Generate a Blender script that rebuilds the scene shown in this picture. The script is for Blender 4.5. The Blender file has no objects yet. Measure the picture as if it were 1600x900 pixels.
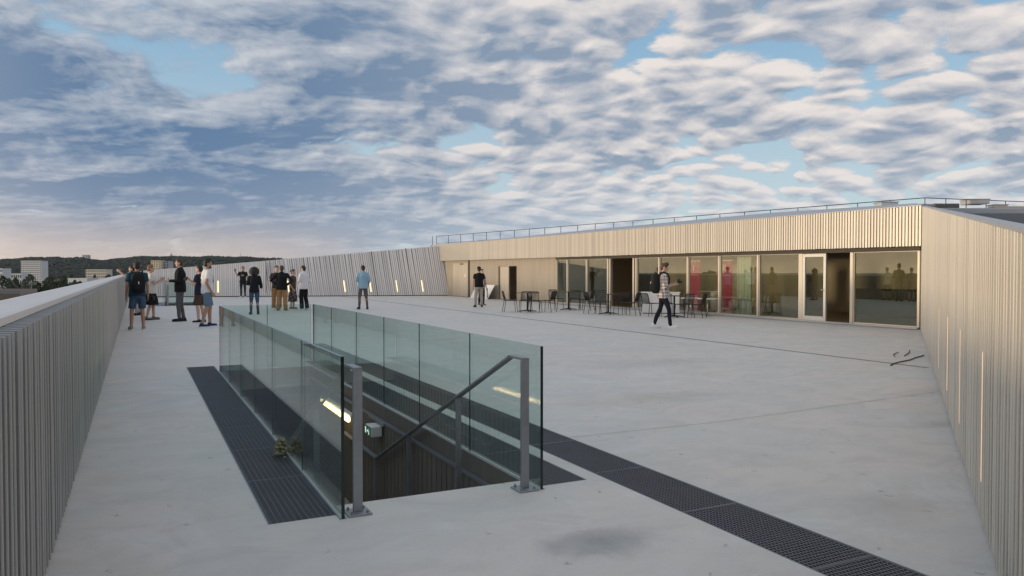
import bpy, math, random
from mathutils import Vector, Matrix, noise
R = math.radians
sc = bpy.context.scene
# ------------------------------------------------------------------ camera
cam = bpy.data.objects.new('camera', bpy.data.cameras.new('camera'))
sc.collection.objects.link(cam); sc.camera = cam
cam.data.sensor_width = 36.0; cam.data.lens = 1191/1600*36
cam.data.clip_start = 0.05; cam.data.clip_end = 30000
cam.location = (0, 0, 1.52)
cam.rotation_euler = (R(90-1.2506), 0, R(-26.237))
# ------------------------------------------------------------------ exposure
sc.view_settings.view_transform = 'Standard'; sc.view_settings.look = 'None'
sc.view_settings.exposure = 0.10; sc.view_settings.gamma = 1.0
# ------------------------------------------------------------------ sky
SEED = 66.2
COV, COVR = .33, .27
SUN_EL, SUN_AZ = 2.2, -78.0        # azimuth from +Y, negative = towards -X
class NT:
    def __init__(s, tree): s.t = tree; s.n = tree.nodes; s.l = tree.links
    def new(s, kind, **kw):
        n = s.n.new(kind)
        for k, v in kw.items(): setattr(n, k, v)
        return n
    def put(s, sock, v):
        if isinstance(v, bpy.types.NodeSocket): s.l.new(v, sock)
        elif v is not None: sock.default_value = v
    def math(s, op, a, b=None, c=None, clamp=False):
        n = s.new('ShaderNodeMath', operation=op, use_clamp=clamp)
        s.put(n.inputs[0], a); s.put(n.inputs[1], b); s.put(n.inputs[2], c)
        return n.outputs[0]
    def vmath(s, op, a, b=None, scale=None):
        n = s.new('ShaderNodeVectorMath', operation=op)
        s.put(n.inputs[0], a); s.put(n.inputs[1], b)
        if scale is not None: s.put(n.inputs['Scale'], scale)
        return n.outputs['Value'] if op in ('DOT_PRODUCT','LENGTH') else n.outputs[0]
    def mix(s, f, a, b, blend='MIX'):
        n = s.new('ShaderNodeMix', data_type='RGBA', blend_type=blend)
        s.put(n.inputs[0], f); s.put(n.inputs[6], a); s.put(n.inputs[7], b)
        return n.outputs[2]
    def ss(s, x, lo, hi, a=0.0, b=1.0):
        n = s.new('ShaderNodeMapRange', interpolation_type='SMOOTHSTEP')
        s.put(n.inputs[0], x); s.put(n.inputs[1], lo); s.put(n.inputs[2], hi); s.put(n.inputs[3], a); s.put(n.inputs[4], b)
        return n.outputs[0]
    def noise(s, vec, scale, detail=4, rough=.5, dist=0.0):
        n = s.new('ShaderNodeTexNoise'); n.inputs['Scale'].default_value = scale
        n.inputs['Detail'].default_value = detail; n.inputs['Roughness'].default_value = rough
        n.inputs['Distortion'].default_value = dist
        if vec is not None: s.l.new(vec, n.inputs['Vector'])
        return n.outputs['Fac']
    def comb(s, x, y, z):
        n = s.new('ShaderNodeCombineXYZ'); s.put(n.inputs[0], x); s.put(n.inputs[1], y); s.put(n.inputs[2], z); return n.outputs[0]
def col(r, g, b): return (r, g, b, 1)
def srgb(r, g, b):
    f = lambda c: (c/255/12.92 if c/255 <= .04045 else ((c/255+.055)/1.055)**2.4)
    return (f(r), f(g), f(b), 1)

def build_sky():
    w = bpy.data.worlds.new('World'); sc.world = w; w.use_nodes = True
    w.node_tree.nodes.clear(); T = NT(w.node_tree)
    geo = T.new('ShaderNodeTexCoord').outputs['Generated']
    nrm = T.vmath('NORMALIZE', geo)
    sep = T.new('ShaderNodeSeparateXYZ'); T.l.new(nrm, sep.inputs[0])
    X, Y, Z = sep.outputs
    sky = T.new('ShaderNodeTexSky', sky_type='NISHITA'); sky.sun_disc = False
    sky.sun_elevation = R(SUN_EL+4); sky.sun_rotation = R(SUN_AZ); sky.air_density = 1.0; sky.dust_density = .6; sky.ozone_density = 1.6
    clear = T.vmath('SCALE', sky.outputs[0], scale=0.12)
    # cloud sheet: the direction meets a gently curved layer
    zz = T.math('MAXIMUM', Z, 0.0)
    den = T.math('ADD', zz, 0.24)
    P = T.comb(T.math('DIVIDE', X, den), T.math('DIVIDE', Y, den), 0.0)
    rot = T.new('ShaderNodeVectorRotate', rotation_type='Z_AXIS'); rot.inputs['Angle'].default_value = R(22)
    T.l.new(P, rot.inputs['Vector']); P = T.vmath('ADD', rot.outputs[0], (SEED, .37*SEED, 0))
    def warped(Q, scale, amp, det):
        n = T.new('ShaderNodeTexNoise'); n.inputs['Scale'].default_value = scale; n.inputs['Detail'].default_value = det
        T.l.new(Q, n.inputs['Vector'])
        return T.vmath('ADD', Q, T.vmath('SCALE', T.vmath('SUBTRACT', n.outputs['Color'], (.5,.5,.5)), scale=amp))
    # 0 on the left of the view, 1 on the right
    side = T.ss(T.math('ADD', T.math('MULTIPLY', X, .87), T.math('MULTIPLY', Y, -.40)), -.38, .16)
    def puffs(Q, scale, smooth):
        v = T.new('ShaderNodeTexVoronoi', feature='SMOOTH_F1', voronoi_dimensions='2D')
        v.inputs['Scale'].default_value = scale; v.inputs['Smoothness'].default_value = smooth
        T.l.new(Q, v.inputs['Vector'])
        return T.math('SUBTRACT', .45, v.outputs['Distance'])
    lr = lambda l, r: T.math('ADD', l, T.math('MULTIPLY', side, r-l))
    def density(Q):
        W = warped(Q, 1.4, .30, 2)
        F = warped(W, 8.0, .085, 3)
        big = T.noise(Q, .75, 2, .5); mid = T.noise(T.vmath('MULTIPLY', W, (.8,1.2,1)), 2.3, 4, .55); fine = T.noise(F, 16.0, 5, .62)
        d = T.math('MULTIPLY', puffs(F, 8.6, .40), lr(.22, .88))
        for v, w in ((T.math('SUBTRACT', big, .5), lr(1.8, .85)), (T.math('SUBTRACT', mid, .5), lr(1.7, 1.05)), (T.math('SUBTRACT', fine, .5), lr(.50, .52)), (puffs(F, 3.6, .4), lr(.40, .42))):
            d = T.math('ADD', d, T.math('MULTIPLY', v, w))
        return d
    d0 = density(P)
    d1 = density(T.vmath('ADD', P, (-.010, -.028, 0)))
    d2 = density(T.vmath('ADD', P, (-.028, -.085, 0)))
    e = T.math('ADD', d0, lr(COV, COVR))
    cover = T.ss(e, -.10, .12)
    thick = T.ss(e, .06, .80)
    rim = T.math('ADD', T.math('MULTIPLY', T.math('SUBTRACT', d0, d1), 1.5), T.math('MULTIPLY', T.math('SUBTRACT', d0, d2), .75))
    lit = T.math('ADD', T.math('ADD', lr(.46, .66), rim), T.math('MULTIPLY', thick, lr(-.52, -.66)), clamp=True)
    lit = T.math('ADD', lit, T.math('MULTIPLY', T.math('MULTIPLY', T.ss(Z, .32, .14), T.math('SUBTRACT', 1.0, side)), -.12))
    strk = T.noise(T.vmath('MULTIPLY', warped(P, 2.0, .25, 3), (.9, 2.4, 1)), 2.6, 5, .6)
    lit = T.math('ADD', lit, T.math('MULTIPLY', T.math('SUBTRACT', strk, .47), lr(1.5, .35)), clamp=True)
    shade = T.mix(side, srgb(96,124,156), srgb(138,154,174))
    light = T.mix(side, srgb(190,196,204), srgb(226,219,215))
    cc = T.mix(lit, shade, light)
    low = T.ss(Z, .0, .17, 1.0, 0.0)
    lowc = T.mix(side, srgb(158,166,180), srgb(200,210,218))
    cc = T.mix(T.math('MULTIPLY', low, .6), cc, lowc)
    blue = T.mix(T.ss(Z, .02, .40), srgb(198,216,226), srgb(124,174,212))
    clearb = T.mix(.22, blue, clear)
    out = T.mix(cover, clearb, cc)
    glow = T.math('MULTIPLY', T.ss(Z, .0, .085, 1.0, 0.0), T.ss(side, .0, .55, 1.0, .0))
    out = T.mix(T.math('MULTIPLY', glow, .85), out, srgb(206,190,180))
    # the low sun's glow spreads over the western horizon
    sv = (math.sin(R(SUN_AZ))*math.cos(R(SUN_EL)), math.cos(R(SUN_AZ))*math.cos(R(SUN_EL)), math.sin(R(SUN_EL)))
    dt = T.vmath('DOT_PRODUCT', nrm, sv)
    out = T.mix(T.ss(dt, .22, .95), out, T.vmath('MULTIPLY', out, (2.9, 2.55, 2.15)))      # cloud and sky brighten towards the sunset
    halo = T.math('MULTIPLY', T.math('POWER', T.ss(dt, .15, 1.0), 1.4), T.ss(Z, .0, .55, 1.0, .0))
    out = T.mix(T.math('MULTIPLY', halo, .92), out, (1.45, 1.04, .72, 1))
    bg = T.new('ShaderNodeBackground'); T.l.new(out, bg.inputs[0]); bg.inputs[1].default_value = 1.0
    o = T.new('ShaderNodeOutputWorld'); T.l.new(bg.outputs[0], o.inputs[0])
build_sky()

# ------------------------------------------------------------------ sun (low, in the west, left of the view)
sl = bpy.data.lights.new('sun', 'SUN'); sl.energy = 2.6; sl.angle = R(6); sl.color = (1.0, .80, .54)
sun = bpy.data.objects.new('sun', sl); sc.collection.objects.link(sun)
sd = Vector((math.sin(R(SUN_AZ))*math.cos(R(SUN_EL)), math.cos(R(SUN_AZ))*math.cos(R(SUN_EL)), math.sin(R(SUN_EL))))
sun.rotation_euler = (-sd).to_track_quat('-Z', 'Y').to_euler()
sc.cycles.transparent_max_bounces = 40; sc.cycles.max_bounces = 8

# ================================================================== helpers
COL = sc.collection
rng = random.Random(5)
def link(o, parent=None, M=None):
    COL.objects.link(o)
    if parent is not None: o.parent = parent
    if M is not None: o.matrix_local = M
    return o
def tag(o, label=None, cat=None, group=None, kind=None):
    if label: o['label'] = label
    if cat: o['category'] = cat
    if group: o['group'] = group
    if kind: o['kind'] = kind
    return o
def thing(name, label, cat, loc=(0,0,0), rz=0.0, group=None):
    o = bpy.data.objects.new(name, None); COL.objects.link(o)
    o.location = loc; o.rotation_euler = (0, 0, rz); o.empty_display_size = .1
    return tag(o, label, cat, group)
def copy_tree(o, parent=None):
    c = o.copy(); COL.objects.link(c)
    if parent is not None: c.parent = parent
    for ch in list(o.children): copy_tree(ch, c)
    return c
class MB:
    def __init__(s): s.v = []; s.f = []; s.m = []; s.sm = []
    def add(s, vs, fs, mat=0, smooth=False, M=None):
        b = len(s.v)
        for p in vs:
            p = Vector(p); s.v.append(tuple(M @ p) if M is not None else tuple(p))
        for q in fs: s.f.append([b+i for i in q]); s.m.append(mat); s.sm.append(smooth)
        return s
    def box(s, x0, x1, y0, y1, z0, z1, mat=0, M=None):
        vs = [(x,y,z) for z in (z0,z1) for y in (y0,y1) for x in (x0,x1)]
        return s.add(vs, [(0,2,3,1),(4,5,7,6),(0,1,5,4),(2,6,7,3),(0,4,6,2),(1,3,7,5)], mat, False, M)
    def cbox(s, c, d, mat=0, M=None):
        return s.box(c[0]-d[0]/2, c[0]+d[0]/2, c[1]-d[1]/2, c[1]+d[1]/2, c[2]-d[2]/2, c[2]+d[2]/2, mat, M)
    def prism(s, poly, z0, z1, mat=0, M=None):
        n = len(poly); vs = [(x,y,z0) for x,y in poly]+[(x,y,z1) for x,y in poly]
        fs = [list(range(n))[::-1], list(range(n,2*n))]+[(i,(i+1)%n,n+(i+1)%n,n+i) for i in range(n)]
        return s.add(vs, fs, mat, False, M)
    def loft(s, rings, mat=0, smooth=True, cap=True, M=None):
        n = len(rings[0]); vs = [p for r in rings for p in r]; fs = []
        for k in range(len(rings)-1):
            for i in range(n): fs.append((k*n+i, k*n+(i+1)%n, (k+1)*n+(i+1)%n, (k+1)*n+i))
        if cap: fs.append(list(range(n))[::-1]); fs.append([(len(rings)-1)*n+i for i in range(n)])
        return s.add(vs, fs, mat, smooth, M)
    def tube(s, pts, r, n=8, mat=0, smooth=True, caps=False):
        pts = [Vector(p) for p in pts]; rr = r if isinstance(r, (list,tuple)) else [r]*len(pts)
        pts2, r2 = pts, rr
        if caps:        # rounded ends
            d0 = (pts[0]-pts[1]).normalized(); d1 = (pts[-1]-pts[-2]).normalized()
            pre = [(pts[0]+d0*rr[0]*.98, rr[0]*.2), (pts[0]+d0*rr[0]*.8, rr[0]*.6), (pts[0]+d0*rr[0]*.45, rr[0]*.89)]
            post = [(pts[-1]+d1*rr[-1]*.45, rr[-1]*.89), (pts[-1]+d1*rr[-1]*.8, rr[-1]*.6), (pts[-1]+d1*rr[-1]*.98, rr[-1]*.2)]
            pts2 = [a for a,_ in pre]+pts+[a for a,_ in post]; r2 = [b for _,b in pre]+list(rr)+[b for _,b in post]
        rings = []; up = None
        for i,p in enumerate(pts2):
            a = pts2[max(0,i-1)]; b = pts2[min(len(pts2)-1,i+1)]; t = (b-a).normalized()
            if up is None: up = Vector((0,0,1)) if abs(t.z) < .9 else Vector((1,0,0))
            x = up.cross(t).normalized(); y = t.cross(x).normalized(); up = y
            rings.append([p+(x*math.cos(2*math.pi*k/n)+y*math.sin(2*math.pi*k/n))*r2[i] for k in range(n)])
        return s.loft(rings, mat, smooth, True)
    def sup(s, c, r, e=1.0, nu=12, nv=8, mat=0, M=None, smooth=True):       # superellipsoid
        sg = lambda v: math.copysign(abs(v)**e, v); rings = []
        for j in range(nv+1):
            a = -math.pi/2+math.pi*(j+.02 if j == 0 else j-.02 if j == nv else j)/nv
            rings.append([(c[0]+r[0]*sg(math.cos(a))*sg(math.cos(2*math.pi*i/nu)), c[1]+r[1]*sg(math.cos(a))*sg(math.sin(2*math.pi*i/nu)), c[2]+r[2]*sg(math.sin(a))) for i in range(nu)])
        return s.loft(rings, mat, smooth, True, M)
    def mesh(s, name, mats):
        me = bpy.data.meshes.new(name); me.from_pydata(s.v, [], s.f)
        for m in (mats if isinstance(mats, (list,tuple)) else [mats]): me.materials.append(m)
        me.polygons.foreach_set('material_index', s.m); me.polygons.foreach_set('use_smooth', s.sm); me.update()
        return me
    def build(s, name, mats, parent=None, M=None):
        return link(bpy.data.objects.new(name, s.mesh(name, mats)), parent, M)
def bevel(o, w=.004, seg=1):
    m = o.modifiers.new('bevel', 'BEVEL'); m.width = w; m.segments = seg; m.limit_method = 'ANGLE'; return o

# ================================================================== materials
def mat(name, base, rough=.6, metal=0.0, spec=.5, var=0.0, vscale=3.0, bump=0.0, bscale=60, stretch=(1,1,1), emit=None, estr=0.0, rvar=0.0, per=0.0):
    m = bpy.data.materials.new(name); m.use_nodes = True; T = NT(m.node_tree); b = m.node_tree.nodes['Principled BSDF']
    c = base if len(base) == 4 else (*base, 1)
    b.inputs['Base Color'].default_value = c; b.inputs['Roughness'].default_value = rough
    b.inputs['Metallic'].default_value = metal; b.inputs['Specular IOR Level'].default_value = spec
    oc = T.new('ShaderNodeTexCoord').outputs['Object']; oc = T.vmath('MULTIPLY', oc, stretch)
    colsock = None
    if per:
        oi = T.new('ShaderNodeObjectInfo'); f = T.math('ADD', 1-per/2, T.math('MULTIPLY', oi.outputs['Random'], per))
        colsock = T.vmath('SCALE', c[:3], scale=f)
    if var:
        n = T.noise(oc, vscale, 5, .6)
        f = T.math('ADD', 1-var, T.math('MULTIPLY', n, 2*var))
        colsock = T.vmath('SCALE', colsock if colsock else c[:3], scale=f)
        if rvar: T.put(b.inputs['Roughness'], T.math('ADD', rough-rvar, T.math('MULTIPLY', n, 2*rvar)))
    if colsock: T.l.new(colsock, b.inputs['Base Color'])
    if bump:
        bn = T.new('ShaderNodeBump'); bn.inputs['Strength'].default_value = bump; bn.inputs['Distance'].default_value = .01
        T.l.new(T.noise(oc, bscale, 4, .6), bn.inputs['Height']); T.l.new(bn.outputs[0], b.inputs['Normal'])
    if emit: b.inputs['Emission Color'].default_value = (*emit, 1); b.inputs['Emission Strength'].default_value = estr
    return m
def glass_mat(name, tint, ior=1.5, extra=0.0, refl=(1,1,1), dust=0.0):
    m = bpy.data.materials.new(name); m.use_nodes = True; m.node_tree.nodes.clear(); T = NT(m.node_tree)
    tr = T.new('ShaderNodeBsdfTransparent'); tr.inputs[0].default_value = (*tint, 1)
    gl = T.new('ShaderNodeBsdfGlossy'); gl.inputs['Color'].default_value = (*refl, 1); gl.inputs['Roughness'].default_value = 0.0
    fr = T.new('ShaderNodeFresnel'); fr.inputs[0].default_value = ior
    ge = T.new('ShaderNodeNewGeometry')          # the leaving face counts as the entering one: no total reflection inside a thin pane
    n2 = T.vmath('SCALE', ge.outputs['Normal'], scale=1.0)
    lw = T.new('ShaderNodeLayerWeight'); lw.inputs[0].default_value = .5
    cosv = T.math('SUBTRACT', 1.0, lw.outputs['Facing'])
    r0 = ((ior-1)/(ior+1))**2
    f = T.math('ADD', r0+extra, T.math('MULTIPLY', T.math('POWER', T.math('SUBTRACT', 1.0, cosv), 5.0), 1-r0-extra), clamp=True)
    base = tr.outputs[0]
    if dust:
        oc = T.new('ShaderNodeTexCoord').outputs['Object']
        df = T.new('ShaderNodeBsdfDiffuse'); df.inputs[0].default_value = (.6,.62,.6,1)
        sm = T.ss(T.noise(T.vmath('MULTIPLY', oc, (1,1,.45)), 3.0, 6, .7, 1.0), .45, .8, .3, 1.0)
        m2 = T.new('ShaderNodeMixShader'); T.put(m2.inputs[0], T.math('MULTIPLY', sm, dust)); T.l.new(base, m2.inputs[1]); T.l.new(df.outputs[0], m2.inputs[2]); base = m2.outputs[0]
    mx = T.new('ShaderNodeMixShader'); T.l.new(f, mx.inputs[0]); T.l.new(base, mx.inputs[1]); T.l.new(gl.outputs[0], mx.inputs[2])
    o = T.new('ShaderNodeOutputMaterial'); T.l.new(mx.outputs[0], o.inputs[0]); return m

def concrete_mat():
    m = bpy.data.materials.new('concrete'); m.use_nodes = True; T = NT(m.node_tree); b = m.node_tree.nodes['Principled BSDF']
    oc = T.new('ShaderNodeTexCoord').outputs['Object']
    cloud = T.noise(oc, .33, 5, .62, .6)
    trowel = T.noise(T.vmath('MULTIPLY', oc, (1.0, 1.6, 1)), 1.7, 6, .68, 1.2)
    grain = T.noise(oc, 26, 5, .7)
    patch = T.ss(T.noise(T.vmath('ADD', oc, (7.3, 2.2, 0)), .8, 3, .6, 1.5), .58, .74)
    c = T.mix(cloud, (.63,.59,.54,1), (.79,.755,.70,1))
    hue = T.noise(T.vmath('ADD', oc, (4.7, 5.9, 0)), .55, 4, .6, 1.0)
    c = T.mix(.55, c, T.mix(T.ss(hue, .38, .62), (.65,.64,.60,1), (.755,.675,.61,1)))
    c = T.mix(T.math('MULTIPLY', T.ss(trowel, .40, .70), .34), c, (.50,.48,.455,1))
    c = T.mix(T.math('MULTIPLY', patch, .38), c, (.64,.57,.48,1))
    pale = T.ss(T.noise(T.vmath('ADD', oc, (1.3, 8.8, 0)), .6, 5, .66, 2.0), .54, .70)
    c = T.mix(T.math('MULTIPLY', pale, .45), c, (.80,.79,.775,1))
    c = T.mix(T.math('MULTIPLY', T.ss(grain, .5, .85), .25), c, (.40,.39,.38,1))
    def stain(cx, cy, rx, ry, amt, colr, cc, seed):
        d = T.vmath('MULTIPLY', T.vmath('SUBTRACT', oc, (cx, cy, 0)), (1/rx, 1/ry, 0))
        n = T.noise(T.vmath('ADD', oc, (seed, 0, 0)), 4.0, 5, .65, .8)
        r = T.math('ADD', T.vmath('LENGTH', d), T.math('MULTIPLY', T.math('SUBTRACT', n, .5), 1.3))
        return T.mix(T.math('MULTIPLY', T.ss(r, .0, 1.35, 1.0, 0.0), amt), cc, colr)
    def ring(cx, cy, rx, ry, amt, colr, cc, seed):
        d = T.vmath('MULTIPLY', T.vmath('SUBTRACT', oc, (cx, cy, 0)), (1/rx, 1/ry, 0))
        n = T.noise(T.vmath('ADD', oc, (seed, 0, 0)), 5.0, 6, .7, 1.0)
        r = T.math('ADD', T.vmath('LENGTH', d), T.math('MULTIPLY', T.math('SUBTRACT', n, .5), .9))
        return T.mix(T.math('MULTIPLY', T.math('MULTIPLY', T.ss(r, .55, .85), T.ss(r, .85, 1.12, 1.0, 0.0)), amt), cc, colr)
    c = stain(2.31, 3.60, .36, .23, .60, (.20,.21,.23,1), c, 1.0)
    c = ring(2.31, 3.60, .30, .19, .10, (.17,.18,.20,1), c, 2.0)
    c = stain(7.2, 4.9, .5, .16, .35, (.30,.27,.24,1), c, 4.0)
    c = stain(5.6, 7.4, 1.3, .4, .35, (.42,.37,.31,1), c, 8.0)
    c = stain(9.3, 6.3, .9, .25, .4, (.50,.42,.33,1), c, 3.0)
    c = stain(7.9, 10.3, 1.5, .5, .25, (.36,.34,.32,1), c, 5.0)
    c = stain(4.4, 3.3, .5, .3, .3, (.38,.36,.34,1), c, 9.0)
    c = stain(.2, 9.5, .35, 1.2, .25, (.40,.40,.40,1), c, 6.0)
    # scattered small dirt marks
    v = T.new('ShaderNodeTexVoronoi', voronoi_dimensions='2D'); v.inputs['Scale'].default_value = 1.5; T.l.new(T.vmath('ADD', oc, T.vmath('SCALE', T.comb(trowel, grain, 0), scale=.25)), v.inputs['Vector'])
    c = T.mix(T.math('MULTIPLY', T.ss(v.outputs['Distance'], .01, .035, 1.0, 0.0), .55), c, (.20,.19,.17,1))
    T.l.new(c, b.inputs['Base Color'])
    T.put(b.inputs['Roughness'], T.math('ADD', .40, T.math('MULTIPLY', trowel, .35)))
    b.inputs['Specular IOR Level'].default_value = .45
    bn = T.new('ShaderNodeBump'); bn.inputs['Strength'].default_value = .16; bn.inputs['Distance'].default_value = .01
    T.l.new(T.math('ADD', T.math('MULTIPLY', trowel, .7), T.math('MULTIPLY', grain, .25)), bn.inputs['Height']); T.l.new(bn.outputs[0], b.inputs['Normal'])
    return m
def fin_mat(name, base, per=.10, metal=.5, rough=.40):
    return mat(name, base, rough, metal, .5, .07, 1.2, 0, stretch=(6,6,.8), rvar=.08, per=per)

M_ = dict(
    concrete=concrete_mat(),
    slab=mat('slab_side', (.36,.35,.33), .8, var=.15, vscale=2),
    fin_shade_grey=fin_mat('shaded_aluminium_fin', (.43,.42,.41), .16),  # champagne fins greyed, the parapet's shade put into their colour
    fin_warm=fin_mat('champagne_fin', (.66,.61,.525), .20, .35, .36),
    fin_white=fin_mat('pale_fin', (.80,.77,.75), .12, .0, .5),
    fin_lilac=fin_mat('lilac_grey_fin', (.76,.725,.705), .20, .1, .5),
    fin_dull=mat('dull_champagne_panel', (.48,.42,.34), .5, .2, .5, .22, 1.6, 0, stretch=(5,5,.25)),
    backing=mat('dark_backing', (.13,.125,.12), .7, var=.2),
    backing_mid=mat('mid_backing', (.32,.31,.30), .7, var=.2),
    backing_warm=mat('warm_backing', (.20,.17,.13), .7, var=.2),
    backing_pale=mat('pale_backing', (.42,.41,.40), .7, var=.2),
    coping=mat('white_coping', (.82,.75,.70), .5, .1, var=.05, vscale=.7, rvar=.08),
    coping_side=mat('coping_side', (.50,.49,.50), .45, .3, var=.06),
    steel=mat('galvanised_steel', (.33,.34,.36), .45, .6, .5, .22, 14, .1, 40, rvar=.12),
    steel_dark=mat('dark_steel', (.075,.075,.08), .5, .5, .5, .2, 8),
    grate=mat('grating_steel', (.20,.205,.225), .5, .55, .5, .25, 2.5, rvar=.1),
    trench=mat('trench_bottom', (.025,.025,.028), .9, var=.3),
    glass=glass_mat('balustrade_glass', (.845,.925,.90), 1.52, 0, (1,1,1), .022),
    glass_top=mat('glass_top_edge', (.16,.24,.23), .25, 0, .6),
    glass_edge=mat('glass_edge', (.010,.020,.020), .15, 0, .6),
    seal=mat('silicone_seal', (.02,.028,.028), .5),
    window=glass_mat('window_glass', (.82,.85,.78), 1.6, .06, (.90,.94,.85)),
    frame=mat('window_frame', (.60,.54,.45), .4, .4, var=.06),
    frame_pale=mat('door_frame_paint', (.62,.60,.56), .4, .3, var=.05),
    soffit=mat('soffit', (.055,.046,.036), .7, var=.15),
    timber=mat('brown_wall', (.155,.142,.122), .65, var=.25, vscale=2, stretch=(5,5,.6)),
    batten=mat('brown_batten', (.16,.142,.118), .6, var=.2, vscale=2, stretch=(4,4,.5), per=.15),
    room_floor=mat('room_floor', (.42,.28,.15), .5, var=.2, vscale=2),
    room_wall=mat('room_wall', (.42,.34,.26), .8, var=.12, vscale=.8),
    roof=mat('roof_membrane', (.13,.13,.135), .95, spec=.05, var=.15, vscale=3, bump=.3, bscale=30),
    roof_light=mat('roof_metal', (.40,.42,.46), .4, .4, var=.08),
    roof_tan=mat('roof_tan', (.46,.40,.30), .7, var=.1),
    plant=mat('roof_unit_metal', (.55,.55,.54), .5, .3, var=.08),
    black=mat('black_powdercoat', (.022,.022,.024), .45, .2, .5, .2, 8, per=.3),
    white=mat('white_board', (.78,.77,.75), .5, var=.04),
    lamp=mat('lamp_strip', (.9,.7,.4), .5, emit=(1.0,.60,.30), estr=.75),
    lamp_far=mat('lamp_strip_far', (.9,.8,.5), .5, emit=(1.0,.80,.42), estr=1.05),
    lamp_stair=mat('stair_lamp_diffuser', (.9,.8,.6), .5, emit=(1.0,.72,.34), estr=4.5),
    lamp_house=mat('lamp_housing', (.70,.69,.66), .5, var=.05),
    exit_green=mat('exit_sign_green', (.01,.09,.045), .4, emit=(.02,.25,.12), estr=.12),
    exit_white=mat('exit_sign_white', (.8,.85,.8), .4, emit=(.8,1,.85), estr=.7),
    pink=mat('banner_pink', (.56,.06,.14), .6, var=.06),
    curtain=mat('pale_curtain', (.74,.76,.70), .9, var=.08, vscale=6),
    table_white=mat('white_table', (.72,.70,.66), .4, var=.04),
    chrome=mat('table_stem', (.50,.49,.46), .3, .7),
    moss=mat('dry_moss', (.30,.29,.18), .95, var=.45, vscale=30, bump=.8, bscale=60),
    cable=mat('black_cable', (.02,.018,.016), .6),
    mark=mat('dark_stick', (.09,.08,.07), .8),
)

# ================================================================== the terrace
def local_frame(origin, dx, dy):
    d = Vector((dx, dy, 0)).normalized(); M = Matrix.Identity(4)
    M.col[0] = (d.x, d.y, 0, 0); M.col[1] = (-d.y, d.x, 0, 0); M.col[2] = (0,0,1,0); M.col[3] = (*origin, 1)
    return M
STAIR_Y = (0.0, 31.9)                          # the two stairwells, the second one far along the terrace
holes = []                                     # x0,x1,y0,y1,depth
for oy in STAIR_Y:
    far = 12.32 if oy == 0 else 8.6
    holes += [(1.145, 2.495, 4.91+oy, far+oy, 9.0), (.70, 1.105, 4.72+oy, far+.76+oy, .07), (2.545, 2.93, 4.72+oy, far+.76+oy, .07)]
holes += [(3.08, 3.53, 1.75, 16.2, .07), (11.13, 11.24, 7.85, 46.25, .05)]
fl = MB()
xs = sorted({-.62, 24.0, *[h[0] for h in holes], *[h[1] for h in holes]})
ys = sorted({-2.0, 52.0, *[h[2] for h in holes], *[h[3] for h in holes]})
for i in range(len(xs)-1):
    for j in range(len(ys)-1):
        cx, cy = (xs[i]+xs[i+1])/2, (ys[j]+ys[j+1])/2
        if any(h[0] < cx < h[1] and h[2] < cy < h[3] for h in holes): continue
        fl.add([(xs[i],ys[j],0),(xs[i+1],ys[j],0),(xs[i+1],ys[j+1],0),(xs[i],ys[j+1],0)], [(0,1,2,3)])
for (x0,x1,y0,y1,dp) in holes:
    dd = .30 if dp > 1 else dp
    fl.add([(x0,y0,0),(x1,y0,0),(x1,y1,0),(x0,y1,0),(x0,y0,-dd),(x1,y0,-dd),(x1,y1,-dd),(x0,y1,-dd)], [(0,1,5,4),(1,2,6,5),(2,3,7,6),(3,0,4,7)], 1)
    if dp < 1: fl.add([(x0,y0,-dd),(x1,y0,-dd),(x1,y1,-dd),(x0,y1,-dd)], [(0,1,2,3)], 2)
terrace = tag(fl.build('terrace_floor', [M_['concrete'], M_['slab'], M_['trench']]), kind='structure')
# saw cuts in the slab
for (pts) in ([(3.54,5.99),(5.26,5.95),(9.03,6.22)], [(3.54,12.1),(17.6,12.5)], [(-.40,10.6),(.69,10.62)], [(3.54,18.6),(17.9,18.9)], [(-.4,19.0),(3.0,19.05)]):
    b = MB()
    for a, c in zip(pts[:-1], pts[1:]):
        d = (Vector(c)-Vector(a)).normalized(); n = Vector((-d.y, d.x))*.0032; a = Vector(a); c = Vector(c)
        b.add([(*(a-n),.003),(*(c-n),.003),(*(c+n),.003),(*(a+n),.003)], [(0,1,2,3)])
    b.build('saw_joint', mat('joint_dark', (.30,.29,.28), .9), terrace)

# ------------------------------------------------------------------ gratings, panel by panel
def grate_mesh(w, L, pitch_y, pitch_x):
    b = MB(); ny = int(L/pitch_y); nx = int(w/pitch_x)
    for k in range(ny): y = L*(k+.5)/ny; b.box(.008, w-.008, y-.0025, y+.0025, -.028, -.002)
    for k in range(nx): x = w*(k+.5)/nx; b.box(x-.003, x+.003, .008, L-.008, -.030, -.004)
    for y in (.004, L-.004): b.box(.004, w-.004, y-.003, y+.003, -.03, -.001)
    for x in (.004, w-.004): b.box(x-.003, x+.003, .007, L-.007, -.03, -.001)
    return b.mesh('grating_panel', M_['grate'])
def grating(label, x0, x1, y0, y1, py, px):
    t = thing('floor_grating', label, 'floor grating', (x0, y0, 0)); n = max(1, round((y1-y0)/1.04)); L = (y1-y0)/n
    me = grate_mesh(x1-x0, L, py, px)
    for k in range(n):
        o = link(bpy.data.objects.new('grating_panel', me), t); o.location = (0, k*L, rng.uniform(-.0015, .0015))
    for xa in (-.006, x1-x0+.001):
        b = MB(); b.box(xa, xa+.005, 0, y1-y0, -.04, .0015); b.build('edge_angle', M_['steel'], t)
grating('steel floor grating left of the near glass balustrade, by the walkway', .70, 1.105, 4.72, 13.08, .021, .034)
grating('narrow steel floor grating on the right side of the near glass balustrade', 2.545, 2.93, 4.72, 13.08, .021, .034)
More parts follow.
